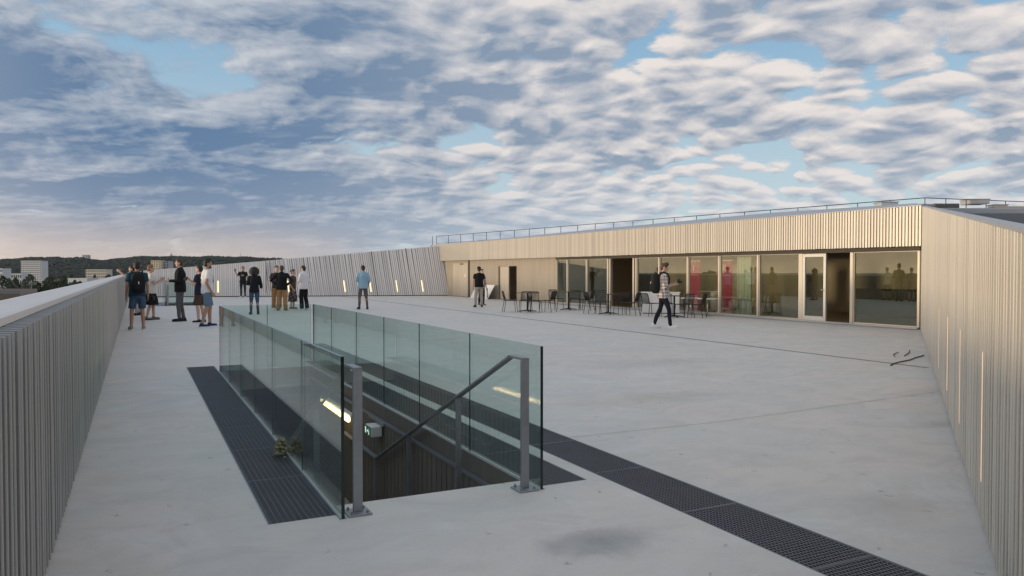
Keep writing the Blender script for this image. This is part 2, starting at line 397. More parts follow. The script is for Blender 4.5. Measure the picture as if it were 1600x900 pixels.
grating('long wide steel drain grating crossing the foreground to the right of the stairwell', 3.08, 3.53, 1.75, 16.2, .030, .024)
for oy, lab in ((31.9, 'far'),):
    b = MB(); b.box(.705, 1.10, 4.725+oy, 9.35+oy, -.03, -.003)
    tag(b.build('floor_grating', M_['grate']), 'far dark floor grating left of the distant glass balustrade', 'floor grating')
    b = MB(); b.box(2.55, 2.925, 4.725+oy, 9.35+oy, -.03, -.003)
    tag(b.build('floor_grating', M_['grate']), 'far dark floor grating right of the distant glass balustrade', 'floor grating')
b = MB(); b.box(11.135, 11.178, 7.86, 46.2, -.04, -.004); b.box(11.192, 11.235, 7.86, 46.2, -.04, -.004)
tag(b.build('slot_drain', M_['grate']), 'thin dark slot drain running the length of the terrace to the slatted wall', 'drain')

# ------------------------------------------------------------------ stairwells
def stairwell(oy, detail):
    st = bpy.data.objects.new('stairwell', None); COL.objects.link(st); st.location = (0, oy, 0); tag(st, kind='structure')
    F = 12.32 if detail else 8.6; E = 16.0 if detail else 10.0
    xl, xr = 1.145, 2.495
    b = MB()                                             # shaft walls, under the slab edge
    b.box(xl-.12, xl, 4.7, E, -3.6, -.302); b.box(xr, xr+.12, 4.7, E, -3.6, -.302)
    b.box(xl, xr, E, E+.12, -3.6, -.302); b.box(xl, xr, 4.58, 4.70, -3.6, -.302)
    b.build('shaft_wall', M_['timber'], st)
    b = MB(); b.box(xl, xr, F+.003, E, -.32, -.303); b.build('soffit', M_['soffit'], st)
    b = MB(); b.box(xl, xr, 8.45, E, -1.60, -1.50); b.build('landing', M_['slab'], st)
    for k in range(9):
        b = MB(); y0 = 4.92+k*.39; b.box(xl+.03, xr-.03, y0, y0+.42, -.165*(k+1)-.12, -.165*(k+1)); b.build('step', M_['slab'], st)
    # slab edge lining, ledge, vertical battens
    for (xa, xb, sgn) in ((xr-.008, xr-.002, -1), (xl+.002, xl+.008, 1)):
        b = MB(); b.box(xa, xb, 4.915, F, -.155, -.004); b.build('edge_lining', M_['timber'], st)
        b = MB(); x0, x1 = (xr-.035, xr-.001) if sgn < 0 else (xl+.001, xl+.035); b.box(x0, x1, 4.93, E-.01, -.185, -.16); b.build('ledge', M_['steel'], st)
    if detail:
        me = MB().box(-.02, -.001, -.057, .057, -1.95, -.19).mesh('batten', M_['batten'])
        for k in range(84):
            o = link(bpy.data.objects.new('batten', me), st); o.location = (xr, 5.0+k*.128, 0)
        b = MB()
        for k in range(84): y = 5.0+k*.128; b.box(xl+.001, xl+.03, y-.033, y+.033, -1.95, -.19)
        tag(b.build('batten', M_['batten'], st), kind='stuff')
    return st
stairwell(STAIR_Y[0], True); stairwell(STAIR_Y[1], False)

def pane(b, p0, p1, z0, z1, th=.021, e0=False, e1=False):
    """an upright pane between two plan points: faces glass, edges dark"""
    a = Vector(p0); c = Vector(p1); d = (c-a).normalized(); n = Vector((-d.y, d.x))*th/2
    q = [a-n, c-n, c+n, a+n]; vs = [(v.x, v.y, z0) for v in q]+[(v.x, v.y, z1) for v in q]
    b.add(vs, [(0,1,5,4),(2,3,7,6)], 0); b.add(vs, [(0,3,2,1),(4,5,6,7)], 2)
    b.add(vs, [(3,0,4,7)], 1 if e0 else 0); b.add(vs, [(1,2,6,5)], 1 if e1 else 0)
def balustrade(label, pts, off=(0,0,0)):
    t = thing('glass_balustrade', label, 'glass balustrade', off)
    for k, (a, c) in enumerate(zip(pts[:-1], pts[1:])):
        A, C = Vector(a), Vector(c); d = (C-A).normalized()*.005
        b = MB(); pane(b, A+d, C-d, -.055, 1.0, .021, k == 0, k == len(pts)-2); b.build('glass_panel', [M_['glass'], M_['glass_edge'], M_['glass_top']], t)
        if k: b = MB(); b.cbox((a[0], a[1], .4725), (.007, .007, 1.05)); b.build('joint_seal', M_['seal'], t)
    A, C = Vector(pts[0]), Vector(pts[-1]); d = (C-A).normalized(); n = Vector((-d.y, d.x))
    for s in (-1, 1):
        b = MB(); q = [A+n*s*.014, C+n*s*.014, C+n*s*.020, A+n*s*.020]
        if s < 0: q = q[::-1]
        b.prism([(v.x, v.y) for v in q], -.06, .006); b.build('edge_channel', M_['steel'], t)
LY = [4.62, 5.90, 7.30, 8.49, 9.70, 10.95, 12.26]; RY = [4.64, 5.92, 7.20, 8.41, 9.62, 11.01, 12.26]
balustrade('left glass balustrade of the near stairwell, six greenish panes', [(1.124, y) for y in LY])
balustrade('right glass balustrade of the near stairwell, beside the floor grating', [(2.520, y) for y in RY])
balustrade('short two-pane glass balustrade closing the far end of the near stairwell', [(1.15, 12.30), (1.82, 12.30), (2.495, 12.30)])
FY = [36.55, 37.8, 39.1, 40.42]
balustrade('left glass balustrade of the distant stairwell behind the standing group', [(1.124, y) for y in FY])
balustrade('right glass balustrade of the distant stairwell behind the standing group', [(2.520, y) for y in FY])
balustrade('glass balustrade closing the far end of the distant stairwell', [(1.15, 40.46), (2.495, 40.46)])

def handrail(label, x, oy, top_dir):
    t = thing('handrail', label, 'handrail', (x, 4.70+oy, 0))
    fl_ = lambda y, z: (0, y-4.70, z)
    b = MB(); b.box(-.030, .030, -.012, .012, .012, .905); bevel(b.build('post', M_['steel'], t), .003)
    b = MB(); s = 1 if top_dir > 0 else -1
    b.box(-.075, .075, -.075, .075, 0, .012); bp = bevel(b.build('base_plate', M_['steel'], t), .002)
    for (u, v) in ((-.05,-.05), (.05,-.05), (-.05,.05), (.05,.05)):
        bb = MB(); bb.tube([(u,v,.012),(u,v,.030)], .009, 6, smooth=False); bb.build('bolt', M_['steel'], bp)
    # flat-bar rail: level at the top, down the flight, level over the landing
    def bar(b, p, q, w=.055, h=.014):
        p, q = Vector(p), Vector(q); d = (q-p).normalized(); sx = Vector((1,0,0)); u = sx.cross(d).normalized()
        b.loft([[o+sx*w/2*a+u*h/2*c for a, c in ((-1,-1),(1,-1),(1,1),(-1,1))] for o in (p, q)], smooth=False)
    b = MB()
    bar(b, fl_(4.688,.912), fl_(4.90,.912)); bar(b, fl_(4.893,.915), fl_(8.345,-.583)); bar(b, fl_(8.335,-.582), fl_(9.9,-.582))
    b.build('rail', M_['steel'], t)
    for y in (5.92, 7.22, 8.36):
        z = .915-(y-4.893)*.434; k = math.ceil((y-4.92)/.39); b = MB(); b.box(-.022, .022, y-4.70-.010, y-4.70+.010, max(-1.5, -.165*k), z-.010); b.build('post', M_['steel'], t)
handrail('left steel handrail of the near stairwell, its post beside the black glass edge', 1.235, 0, 1)
handrail('right steel handrail sloping down into the near stairwell', 2.415, 0, -1)
handrail('left steel handrail of the distant stairwell', 1.235, STAIR_Y[1], 1)
handrail('right steel handrail of the distant stairwell', 2.415, STAIR_Y[1], -1)

t = thing('wall_lamp', 'glowing warm linear lamp on the stairwell wall below the deck', 'lamp', (2.44, 9.45, -.33))
b = MB(); b.box(-.045, .024, 0, 1.6, -.035, .04); b.build('housing', M_['lamp_house'], t)
b = MB(); b.box(-.075, -.047, .02, 1.58, -.045, .012); b.build('diffuser', M_['lamp_stair'], t)
ll = bpy.data.lights.new('lamp_light', 'AREA'); ll.shape = 'RECTANGLE'; ll.size = 1.8; ll.size_y = .05; ll.energy = 5; ll.color = (1,.66,.32)
lo = link(bpy.data.objects.new('lamp_light', ll), t); lo.location = (-.10, .97, -.02); lo.rotation_euler = (R(90), 0, R(90))
lo.matrix_local = Matrix.Translation((-.10,.8,-.01)) @ Matrix(((0,0,1,0),(1,0,0,0),(0,1,0,0),(0,0,0,1)))
t = thing('exit_sign', 'white emergency exit lamp box with green running-man face on the stairwell wall', 'exit sign', (2.38, 8.28, -.17))
b = MB(); b.box(-.05, .08, 0, .235, -.165, -.045); bevel(b.build('housing', M_['lamp_house'], t), .008)
b = MB(); b.box(-.056, -.0515, .012, .223, -.157, -.053); b.build('sign_face', M_['exit_green'], t)
b = MB()                                                  # doorway, arrow and a running figure, white on green
def q2(pts): b.add([(-.0575, .01+y*.86, -.02+z*.86) for y, z in pts], [list(range(len(pts)))])
q2([(.20,-.140),(.245,-.140),(.245,-.060),(.20,-.060)])
q2([(.10,-.100),(.13,-.075),(.13,-.092),(.165,-.092),(.165,-.108),(.13,-.108),(.13,-.125)])
q2([(.055,-.085),(.075,-.085),(.082,-.115),(.062,-.118)]); q2([(.062,-.118),(.082,-.115),(.062,-.145),(.045,-.145)]); q2([(.075,-.112),(.092,-.125),(.088,-.145),(.078,-.145)])
q2([(.062,-.064),(.074,-.060),(.080,-.070),(.070,-.080)])
b.build('pictogram', M_['exit_white'], t)
b = MB(); b.box(.06, .10, -.1, .5, -.03, .0); b.build('bracket', M_['steel'], t)

# ================================================================== left parapet (slatted inside, white coping)
LW = thing('parapet_wall', 'long low parapet on the left with shaded grey slats inside and a broad pale coping', 'parapet', (-.41, -.9, 0))
HL, PL = 1.292, .1095; LEN = 50.6
b = MB(); b.box(-.16, -.088, 0, LEN, -.02, 1.24); b.build('back_panel', M_['backing'], LW)
b = MB(); b.box(-.30, -.20, 0, LEN, -18.5, 1.24); b.build('outer_skin', M_['fin_shade_grey'], LW)
ys_ = [0, 3.2, 8.0, 13.0, 18.0, 23.0, 28.0, 33.0, 38.0, 43.0, LEN]
for a, c in zip(ys_[:-1], ys_[1:]):
    b = MB(); a += .003; c -= .003
    b.loft([[(-.092,y,1.292),(-.092,y,1.326),(-.115,y,1.333),(-.27,y,1.340),(-.295,y,1.346),(-.325,y,1.344),(-.325,y,1.26),(-.31,y,1.26),(-.31,y,1.295)] for y in (a, c)], smooth=False)
    b.build('coping_panel', M_['coping'], LW)
fin = MB().prism([(-.088,-.019),(-.004,-.019),(0,-.015),(0,.015),(-.004,.019),(-.088,.019)], .03, HL).mesh('slat', M_['fin_shade_grey'])
n = int(LEN/PL)
for k in range(12, 312): 
    o = link(bpy.data.objects.new('slat', fin), LW); o.location = (rng.uniform(-.002,.002), k*PL, 0)
b = MB()
for k in list(range(0, 12))+list(range(312, n)): y = k*PL; b.box(-.088, 0, y-.019, y+.019, .03, HL)
tag(b.build('slat', M_['fin_shade_grey'], LW), kind='stuff')

# ================================================================== right wall, falling towards the camera
RW = thing('slatted_wall', 'tall slatted metal wall on the right, falling in height towards the viewer', 'wall')
RW.matrix_world = local_frame((18.35, 13.11, 0), -14.51, -10.80)
LR = 23.6; zt = lambda s: 3.205-.0815*s
b = MB(); b.add([(s,y,z) for s in (0,LR) for y in (.062,.16) for z in (-.02, zt(s)-.05)], [(0,4,5,1),(2,3,7,6),(1,5,7,3),(0,1,3,2),(4,6,7,5),(0,2,6,4)]); b.build('back_panel', M_['backing_warm'], RW)
PR = .1175; n = int(LR/PR)
unit = MB().prism([(-.031,.060),(-.031,.004),(-.027,0),(.027,0),(.031,.004),(.031,.060)], 0, 1).mesh('slat', M_['fin_warm'])
strips = [8.90, 10.98, 13.05, 15.10, 17.10]
for k in range(n):
    s = .04+k*PR
    o = link(bpy.data.objects.new('slat', unit), RW); o.location = (s, rng.uniform(-.002,.002), .02); o.scale = (1, 1, zt(s)-.02)
for s in strips:
    k = round((s-.04)/PR); s = .04+(k+.5)*PR
    b = MB(); b.box(s-.012, s+.012, -.001, .060, .24, 1.03); b.build('light_strip', M_['lamp'], RW)
b = MB()
for a, c in ((-.0, LR),):
    b.loft([[(s, .002, zt(s)+.002), (s, .002, zt(s)+.024), (s, .085, zt(s)+.022), (s, .085, zt(s)-.05), (s, .063, zt(s)-.05), (s,.063,zt(s)+.002)] for s in [LR*i/12 for i in range(13)]], smooth=False)
b.build('coping', M_['roof_light'], RW)
b = MB(); b.box(-.06, .0, -.035, .16, .0, 3.215); b.build('corner_trim', M_['fin_warm'], RW)

# ================================================================== far leaning wall
g = Vector((-17.91, 5.2, 0)).normalized()
FWM = local_frame((17.5, 44.5, 0), g.x, g.y)
FW = thing('leaning_wall', 'far pale slatted wall leaning outward, with small glowing light strips near its foot', 'wall'); FW.matrix_world = FWM
hz = lambda s: 3.18-.0935*s if s < 11 else 2.15-.0855*(s-11)
LEAN, TILT, SV = .20, .14, 10.95
PF = .1185
ul = MB().prism([(-.043,-.045),(.043,-.045),(.043,0),(-.043,0)], 0, 1).mesh('slat', M_['fin_lilac'])
uv = MB().prism([(-.047,-.030),(.047,-.030),(.047,0),(-.047,0)], 0, 1).mesh('slat', M_['fin_white'])
for k in range(int(18.6/PF)):
    s = .03+k*PF-.6; lean = s < SV; h = hz(max(s,0))
    o = link(bpy.data.objects.new('slat', ul if lean else uv), FW)
    L = LEAN+rng.uniform(-.006,.006) if lean else 0.0
    nl = math.sqrt(1+L*L); M = Matrix.Identity(4); M.col[1] = (0, 1/nl, L/nl, 0); M.col[2] = (0, -L/nl, 1/nl, 0)
    o.matrix_local = Matrix.Translation((s, rng.uniform(-.004,.004), .05)) @ M @ Matrix.Rotation(math.atan(TILT)+rng.uniform(-.008,.008) if lean else 0, 4, 'Y') @ Matrix.Diagonal((1,1,(h-.05)*nl,1))
b = MB()
b.add([(-.7,-.06,.05),(SV,-.05,.05),(SV+TILT*hz(SV),-.06-LEAN*hz(SV),hz(SV)-.005),(-.7+TILT*hz(0),-.06-LEAN*hz(0),hz(0)-.005),
       (-.7,-.20,.05),(SV,-.20,.05),(SV+TILT*hz(SV),-.20-LEAN*hz(SV),hz(SV)-.005),(-.7+TILT*hz(0),-.20-LEAN*hz(0),hz(0)-.005)], [(0,1,2,3),(4,7,6,5),(3,2,6,7),(0,4,5,1),(1,5,6,2),(0,3,7,4)])
b.build('back_panel', M_['backing_mid'], FW)
b = MB(); b.add([(SV,-.035,.05),(18.7,-.035,.05),(18.7,-.035,hz(18.7)-.02),(SV,-.035,hz(SV)-.02),(SV,-.2,.05),(18.7,-.2,.05),(18.7,-.2,hz(18.7)-.02),(SV,-.2,hz(SV)-.02)], [(0,1,2,3),(4,7,6,5),(3,2,6,7),(0,4,5,1),(1,5,6,2),(0,3,7,4)])
b.build('back_panel', M_['backing_pale'], FW)
b = MB(); b.box(-.7, 18.7, -.16, -.07, 0, .05); b.build('plinth', M_['soffit'], FW)
for s in (2.21, 4.36):                                    # open seams between the slat panels
    b = MB(); b.add([(s-.02,.004,.05),(s+.02,.004,.05),(s+.02+TILT*hz(s),.004-LEAN*hz(s),hz(s)),(s-.02+TILT*hz(s),.004-LEAN*hz(s),hz(s)),(s-.02,.001,.05),(s+.02,.001,.05),(s+.02+TILT*hz(s),.001-LEAN*hz(s),hz(s)),(s-.02+TILT*hz(s),.001-LEAN*hz(s),hz(s))], [(0,1,2,3),(4,7,6,5),(0,4,5,1),(3,2,6,7),(0,3,7,4),(1,5,6,2)]); b.build('panel_seam', M_['soffit'], FW)
for s in (1.573, 3.15, 4.75, 6.31, 9.63, 13.69):
    b = MB(); L = LEAN if s < SV else 0; tl = TILT if s < SV else 0
    z0, z1 = .27, .96
    b.add([(s+dx+tl*(z-.3), y-L*z, z) for z in (z0,z1) for y in (.0,.034) for dx in (-.030,.030)], [(0,2,3,1),(4,5,7,6),(0,1,5,4),(2,6,7,3),(0,4,6,2),(1,3,7,5)])
    b.build('light_strip', M_['lamp_far'], FW)

# ================================================================== the rooftop pavilion: local x along the front (away), y out over the terrace
BM_ = local_frame((18.35, 13.11, 0), -.85, 31.39)
PV = thing('pavilion', 'low rooftop pavilion with a champagne slatted fascia over a row of windows', 'building'); PV.matrix_world = BM_
FZ0, FZ1, FY_ = 2.175, 3.205, .30
b = MB(); b.box(-.19, 33.6, .10, FY_-.05, FZ0+.10, FZ1-.03); b.build('fascia_panel', M_['backing_warm'], PV)
unit = MB().prism([(-.032,-.048),(.032,-.048),(.032,-.003),(.029,0),(-.029,0),(-.032,-.003)], FZ0, FZ1).mesh('slat', M_['fin_warm'])
PF2 = .0925; nf = int(33.55/PF2)
for k in range(-2, 298):
    o = link(bpy.data.objects.new('slat', unit), PV); o.location = (.03+k*PF2, FY_+rng.uniform(-.0015,.0015), rng.uniform(-.004,.004))
b = MB()
for k in range(298, nf): s = .03+k*PF2; b.box(s-.032, s+.032, FY_-.048, FY_, FZ0, FZ1)
tag(b.build('slat', M_['fin_warm'], PV), kind='stuff')
b = MB(); b.box(-.2, 33.6, -.05, FY_+.004, FZ1+.002, FZ1+.02); b.build('fascia_cap', M_['roof_light'], PV)
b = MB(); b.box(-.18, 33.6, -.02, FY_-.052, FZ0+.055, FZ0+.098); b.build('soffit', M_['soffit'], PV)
b = MB(); b.box(33.6, 33.66, -.1, FY_, FZ0, FZ1); b.build('end_trim', M_['fin_warm'], PV)
WT = 2.06                                                  # top of the glazing
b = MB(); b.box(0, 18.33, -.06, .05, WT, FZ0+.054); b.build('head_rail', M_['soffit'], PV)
b = MB(); b.box(0, 18.33, -.08, .16, .004, .05); b.build('sill', M_['coping_side'], PV)
b = MB(); b.box(0, 18.33, .165, .42, .004, .016); b.build('threshold', M_['slab'], PV)
# posts between the panes
def post(s0, s1, y0=-.07, y1=.06, m='frame', z1=WT): 
    b = MB(); b.box(s0, s1, y0, y1, .05, z1); bevel(b.build('window_post', M_[m], PV), .006)
posts = [(.0,.06),(2.02,2.12),(3.80,3.95),(5.58,5.66),(7.37,7.45),(9.00,9.08),(10.64,10.72),(12.08,12.16),(12.24,12.34),(13.88,13.96),(14.03,14.13),(15.68,15.76),(17.29,17.37),(18.26,18.33)]
for p in posts: post(*p)
def win(s0, s1):
    t = bpy.data.objects.new('window', None); COL.objects.link(t); t.parent = PV; t.location = ((s0+s1)/2, 0, .05); w = s1-s0; h = WT-.05
    b = MB()
    for (a, c, z0, z1) in ((-w/2, -w/2+.025, 0, h), (w/2-.025, w/2, 0, h), (-w/2+.025, w/2-.025, 0, .03), (-w/2+.025, w/2-.025, h-.012, h)): b.box(a, c, -.04, .03, z0, z1)
    b.build('frame', M_['frame'], t)
    b = MB(); b.box(-w/2+.022, w/2-.022, -.012, .0, .027, h-.010); b.build('pane', M_['window'], t)
    return t
panes = [(.06,2.02),(3.95,5.58),(5.66,7.37),(7.45,9.00),(9.08,10.64),(10.72,12.08),(14.13,15.68),(15.76,17.29),(17.37,18.26)]
WN = [win(*p) for p in panes]
# manifestation dots on the two panes near the corner and the curtain
for wi, offs in ((0, [-.8,-.62,-.44,-.26,-.08,.1,.28,.46,.64,.82]), (2, [-.5,-.25,0,.25,.5,.7])):
    b = MB()
    for z in (.98, 1.30):
        for x in offs: b.tube([(x, .0005, z),(x, .004, z)], .014, 8, smooth=False)
    b.build('safety_dots', M_['black'], WN[wi])
# glazed door leaf standing shut beside the open bay
d = bpy.data.objects.new('door', None); COL.objects.link(d); d.parent = PV; d.location = (3.37, .03, .05)
b = MB(); W, H = .85, WT-.06
for (a, c, z0, z1) in ((-W/2,-W/2+.09,0,H),(W/2-.09,W/2,0,H),(-W/2+.09,W/2-.09,0,.13),(-W/2+.09,W/2-.09,H-.10,H)): b.box(a, c, -.03, .03, z0, z1)
bevel(b.build('leaf', M_['frame_pale'], d), .006)
b = MB(); b.box(-W/2+.088, W/2-.088, -.006, .006, .128, H-.098); b.build('pane', M_['window'], d)
b = MB(); b.tube([(-W/2+.045,.03,.92),(-W/2+.045,.075,.92),(-W/2+.16,.075,.92)], .011, 8); b.build('handle', M_['chrome'], d)
# solid, narrow-slatted stretch with two doors
def solid(s0, s1, z0=.0, z1=FZ0+.05): b = MB(); b.box(s0, s1, -.12, -.02, z0, z1); b.build('wall_panel', M_['backing_warm'], PV)
for a in ((18.33,22.36),(23.26,24.36,1.80),(24.38,33.6)): solid(*a)
solid(22.36, 23.26, 1.80)
b = MB(); k = 0; s = 18.36
while s < 33.5:
    z0 = 1.80 if 22.30 < s < 24.42 else .02
    if abs(s-28.3) > .11: b.box(s-.038, s+.038, -.02, .014, z0, FZ0+.05)
    s += .112
tag(b.build('slat', M_['fin_dull'], PV), kind='stuff')
b = MB(); b.box(28.2, 28.4, -.02, .02, .0, FZ0+.05); b.build('door_post', M_['soffit'], PV)
b = MB(); b.box(28.42, 30.6, .013, .030, .03, 2.02); lf = b.build('door', M_['fin_dull'], PV)
b = MB(); b.box(29.05, 29.5, .031, .07, 1.93, 1.99); b.build('door_closer', M_['soffit'], lf)
b = MB(); b.box(28.75, 28.85, .031, .034, 1.18, 1.36); b.build('notice', M_['white'], lf)
b = MB(); b.box(29.72, 29.74, .031, .036, .03, 2.02); b.build('leaf_joint', M_['coping_side'], lf)
b = MB(); b.box(23.28, 24.34, -.10, -.05, .02, 1.79); b.build('door', M_['fin_dull'], PV, )
for (a,c) in ((22.30,22.36),(23.22,23.30)):
    b = MB(); b.box(a, c, -.05, .02, .02, 1.80); b.build('door_frame', M_['frame'] if a > 23 else M_['soffit'], PV)
# the rooms behind
b = MB(); b.box(-.2, 18.6, -5.5, -.085, -.05, .012); b.build('room_floor', M_['room_floor'], PV)
b = MB(); b.box(-.2, 18.6, -5.62, -5.5, .012, 2.6); b.box(18.4, 18.5, -5.5, -.13, .012, 2.6); b.box(-.3, -.2, -5.5, -.13, .012, 2.6); b.build('room_wall', M_['room_wall'], PV)
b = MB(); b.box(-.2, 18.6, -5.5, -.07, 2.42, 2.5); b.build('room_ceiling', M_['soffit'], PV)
b = MB(); b.box(21.6, 24.4, -2.6, -2.5, 0, 2.3); b.box(21.5, 21.6, -2.6, -.13, 0, 2.3); b.box(24.4, 24.5, -2.6, -.13, 0, 2.3); b.box(21.5,24.5,-2.6,-.13,2.3,2.36); b.build('lobby_wall', M_['room_wall'], PV)
b = MB(); b.box(2.9, 5.4, -4.9, -4.3, .012, .92); bevel(b.build('counter', M_['soffit'], PV), .01)
iw = bpy.data.objects.new('inner_window', None); COL.objects.link(iw); iw.parent = PV; iw.location = (-.19, -2.4, 1.1)
b = MB()
for (y0,y1,z0,z1) in ((-.85,-.80,-.45,.45),(.80,.85,-.45,.45),(-.03,.03,-.40,.40),(-.80,.80,-.45,-.40),(-.80,.80,.40,.45)): b.box(0, .05, y0, y1, z0, z1)
b.build('frame', M_['frame'], iw)
b = MB(); b.box(.015, .022, -.80, -.03, -.40, .40); b.box(.015, .022, .03, .80, -.40, .40); b.build('pane', M_['window'], iw)
b = MB(); b.box(1.2, 1.26, -2.6, -2.5, .012, 2.42); b.build('column', M_['frame_pale'], PV)
# ---- roofs
def w3(M, s, y, z): return M @ Vector((s, y, z))
RM = RW.matrix_world
YAW = R(26.237)
CX, CY = (math.cos(YAW), -math.sin(YAW)), (math.sin(YAW), math.cos(YAW))
def ahead(u, D, z=0): return Vector((CY[0]*D+CX[0]*u, CY[1]*D+CX[1]*u, z))      # D metres north-east of the lookout, u to its right
def world_part(b, name, m, mx=None):
    o = b.build(name, m, None); o.parent = PV; o.matrix_parent_inverse = BM_.inverted()
    if mx is not None: o.matrix_basis = mx
    return o
up = [w3(BM_, s, -.05, FZ1+.004) for s in (-.1, 11, 22, 33.6)]
rd = [Vector((25.7,18.6,4.02)), Vector((23.9,24.0,3.98)), Vector((21.0,34.0,3.66)), Vector((17.6,46.9,3.23))]
rb = [p+Vector((7,0,-.9)) for p in rd]
rf = MB()
for a, c in ((up, rd), (rd, rb)):
    for k in range(3): rf.add([a[k], a[k+1], c[k+1], c[k]], [(0,1,2,3)])
world_part(rf, 'roof', M_['roof_light'])
rf = MB(); S = [0, 4, 8, 12, 16, 20, 23.6]
lo_ = [w3(RM, s, .086, zt(s)+.012) for s in S]; hi_ = [ahead(u, 25.0, 3.42) for u in (13.9, 14.1, 14.3, 14.6, 15.1, 18.5, 45)]
for k in range(6): rf.add([lo_[k], hi_[k], hi_[k+1], lo_[k+1]], [(0,1,2,3)])
world_part(rf, 'roof', M_['roof'])
rf = MB(); q = [up[0], rd[0], ahead(13.9, 25.0, 3.42), lo_[0]]; rf.add(q, [(0,1,2,3)]); world_part(rf, 'roof', M_['roof_light'])
FM = Matrix(((CX[0],CY[0],0,0),(CX[1],CY[1],0,0),(0,0,1,0),(0,0,0,1)))
def rbox(name, u0, u1, D0, D1, z0, z1, m): b = MB(); b.box(u0, u1, D0, D1, z0, z1); return world_part(b, name, M_[m], FM)
rbox('roof_upstand', 13.6, 46, 25.002, 25.3, 2.6, 3.57, 'roof_light')
rbox('roof_kerb', 15.5, 48, 27.6, 28.0, 2.6, 3.81, 'plant')
rbox('roof_kerb', 18.4, 50, 29.0, 30.5, 2.6, 3.99, 'roof_tan')
rbox('roof_slab', 15.85, 16.75, 28.6, 30.4, 2.6, 4.06, 'roof')
def unit_(name, label, u, D, w, d, z0, z1, lou=0):
    t = thing(name, label, 'roof unit'); t.matrix_world = FM @ Matrix.Translation((u, D, z0)); h = z1-z0
    b = MB(); b.box(-w/2+.01, w/2-.01, -d/2+.01, d/2-.01, 0, h-.03); b.build('housing', M_['plant'], t)
    for k in range(lou):
        b = MB(); z = h*(k+.25)/lou; b.box(-w/2, w/2, -d/2, d/2, z, z+h*.55/lou); b.build('louvre', M_['plant'], t)
    b = MB(); b.box(-w/2-.02, w/2+.02, -d/2-.02, d/2+.02, h-.028, h); b.build('lid', M_['roof_light'], t)
unit_('roof_unit', 'pale louvred ventilation box standing on the roof at far right', 17.75, 29.3, .72, .7, 4.083, 4.27, 4)
unit_('roof_unit', 'low flat roof hatch on the roof ridge left of the louvred box', 16.3, 30.8, .7, .6, 3.5, 4.21)
unit_('roof_unit', 'small grey roof box close to the right of the louvred ventilation box', 18.75, 29.5, .5, .5, 3.993, 4.09)
unit_('roof_unit', 'low pale roof curb at the ridge above the corner of the building', 14.3, 29.2, .65, .6, 3.6, 4.16)
# ---- guard rail along the roof
GR = thing('guard_rail', 'thin dark guard rail along the pavilion roof edge against the sky', 'guard rail')
A = [Vector((17.55,46.7,3.80)), Vector((26.2,18.6,4.24)), Vector((31.3,18.0,4.25)), Vector((43,16.8,4.25))]
def lerp(a, c, f): return a+(c-a)*f
for sec in range(3):
    a, c = A[sec], A[sec+1]; L = (c-a).length; npst = max(2, round(L/(1.25 if sec == 0 else 1.1)))
    for dz in (0, -.47):
        b = MB(); b.tube([a+Vector((0,0,dz)), c+Vector((0,0,dz))], .017 if dz == 0 else .012, 6); b.build('rail', M_['steel_dark'], GR)
    for k in range(npst+(sec == 2)):
        p = lerp(a, c, k/npst); b = MB(); b.tube([(p.x,p.y,3.2),(p.x,p.y,p.z)], .016, 6, smooth=False); b.build('post', M_['steel_dark'], GR)
p = w3(BM_, 33.55, .2, 0); b = MB(); b.tube([(p.x,p.y,3.2),(p.x,p.y,3.80)], .016, 6); b.build('post', M_['steel_dark'], GR)

# ================================================================== furniture in front of the windows
def chair_tree(label, x, y, rz):
    global CH
    if CH is None:
        t = thing('metal_chair', label, 'chair', (0,0,0), 0, 'black slatted chairs on the terrace')
        b = MB(); b.tube([(.21,-.20,.43),(.21,.20,.43),(-.20,.19,.43),(-.20,-.19,.43),(.21,-.20,.43)], .011, 6)
        for k in range(7): yy = -.17+k*.34/6; b.box(-.20, .21, yy-.019, yy+.019, .432, .444)
        b.build('seat', M_['black'], t)
        for sx in (1, -1):
            for sy in (1, -1):
                b = MB(); b.tube([(.20*sx,.195*sy,.43),(.235*sx if sx > 0 else -.27,.215*sy,0)], [.012,.010], 6); b.build('leg', M_['black'], t)
        b = MB(); b.tube([(-.20,-.19,.43),(-.275,-.195,.70),(-.288,-.185,.755),(-.293,-.15,.778),(-.293,.15,.778),(-.288,.185,.755),(-.275,.195,.70),(-.20,.19,.43)], .012, 6); b.tube([(-.205,-.19,.47),(-.205,.19,.47)], .010, 6); b.build('back_frame', M_['black'], t)
        me = MB().tube([(-.206,0,.47),(-.293,0,.775)], .0105, 5).mesh('back_slat', M_['black'])
        for k in range(8):
            o = link(bpy.data.objects.new('back_slat', me), t); o.location = (0, -.155+k*.31/7, 0)
        CH = t
    else: t = copy_tree(CH); t['label'] = label
    t.location = (x, y, 0); t.rotation_euler = (0, 0, rz); return t
CH = TB = None
def table_tree(label, x, y, rz):
    global TB
    if TB is None:
        t = thing('bistro_table', label, 'table', (0,0,0), 0, 'black four-footed tables on the terrace')
        b = MB(); b.box(-.33, .33, -.33, .33, .705, .722); bevel(b.build('tabletop', M_['black'], t), .004)
        b = MB(); b.tube([(0,0,.03),(0,0,.705)], .032, 10); b.build('column', M_['black'], t)
        for k in range(4):
            a = math.pi/4+k*math.pi/2; c, s = math.cos(a), math.sin(a); b = MB(); b.tube([(c*.02,s*.02,.06),(c*.18,s*.18,.045),(c*.34,s*.34,.018)], [.024,.020,.016], 6); b.build('foot', M_['black'], t)
        TB = t
    else: t = copy_tree(TB); t['label'] = label
    t.location = (x, y, 0); t.rotation_euler = (0, 0, rz); return t
VA = lambda x, y: math.atan2(y, x)                          # bearing of a spot from the viewer
T_ = [(13.22,25.5),(15.22,25.85),(15.0,22.72),(15.93,20.2)]
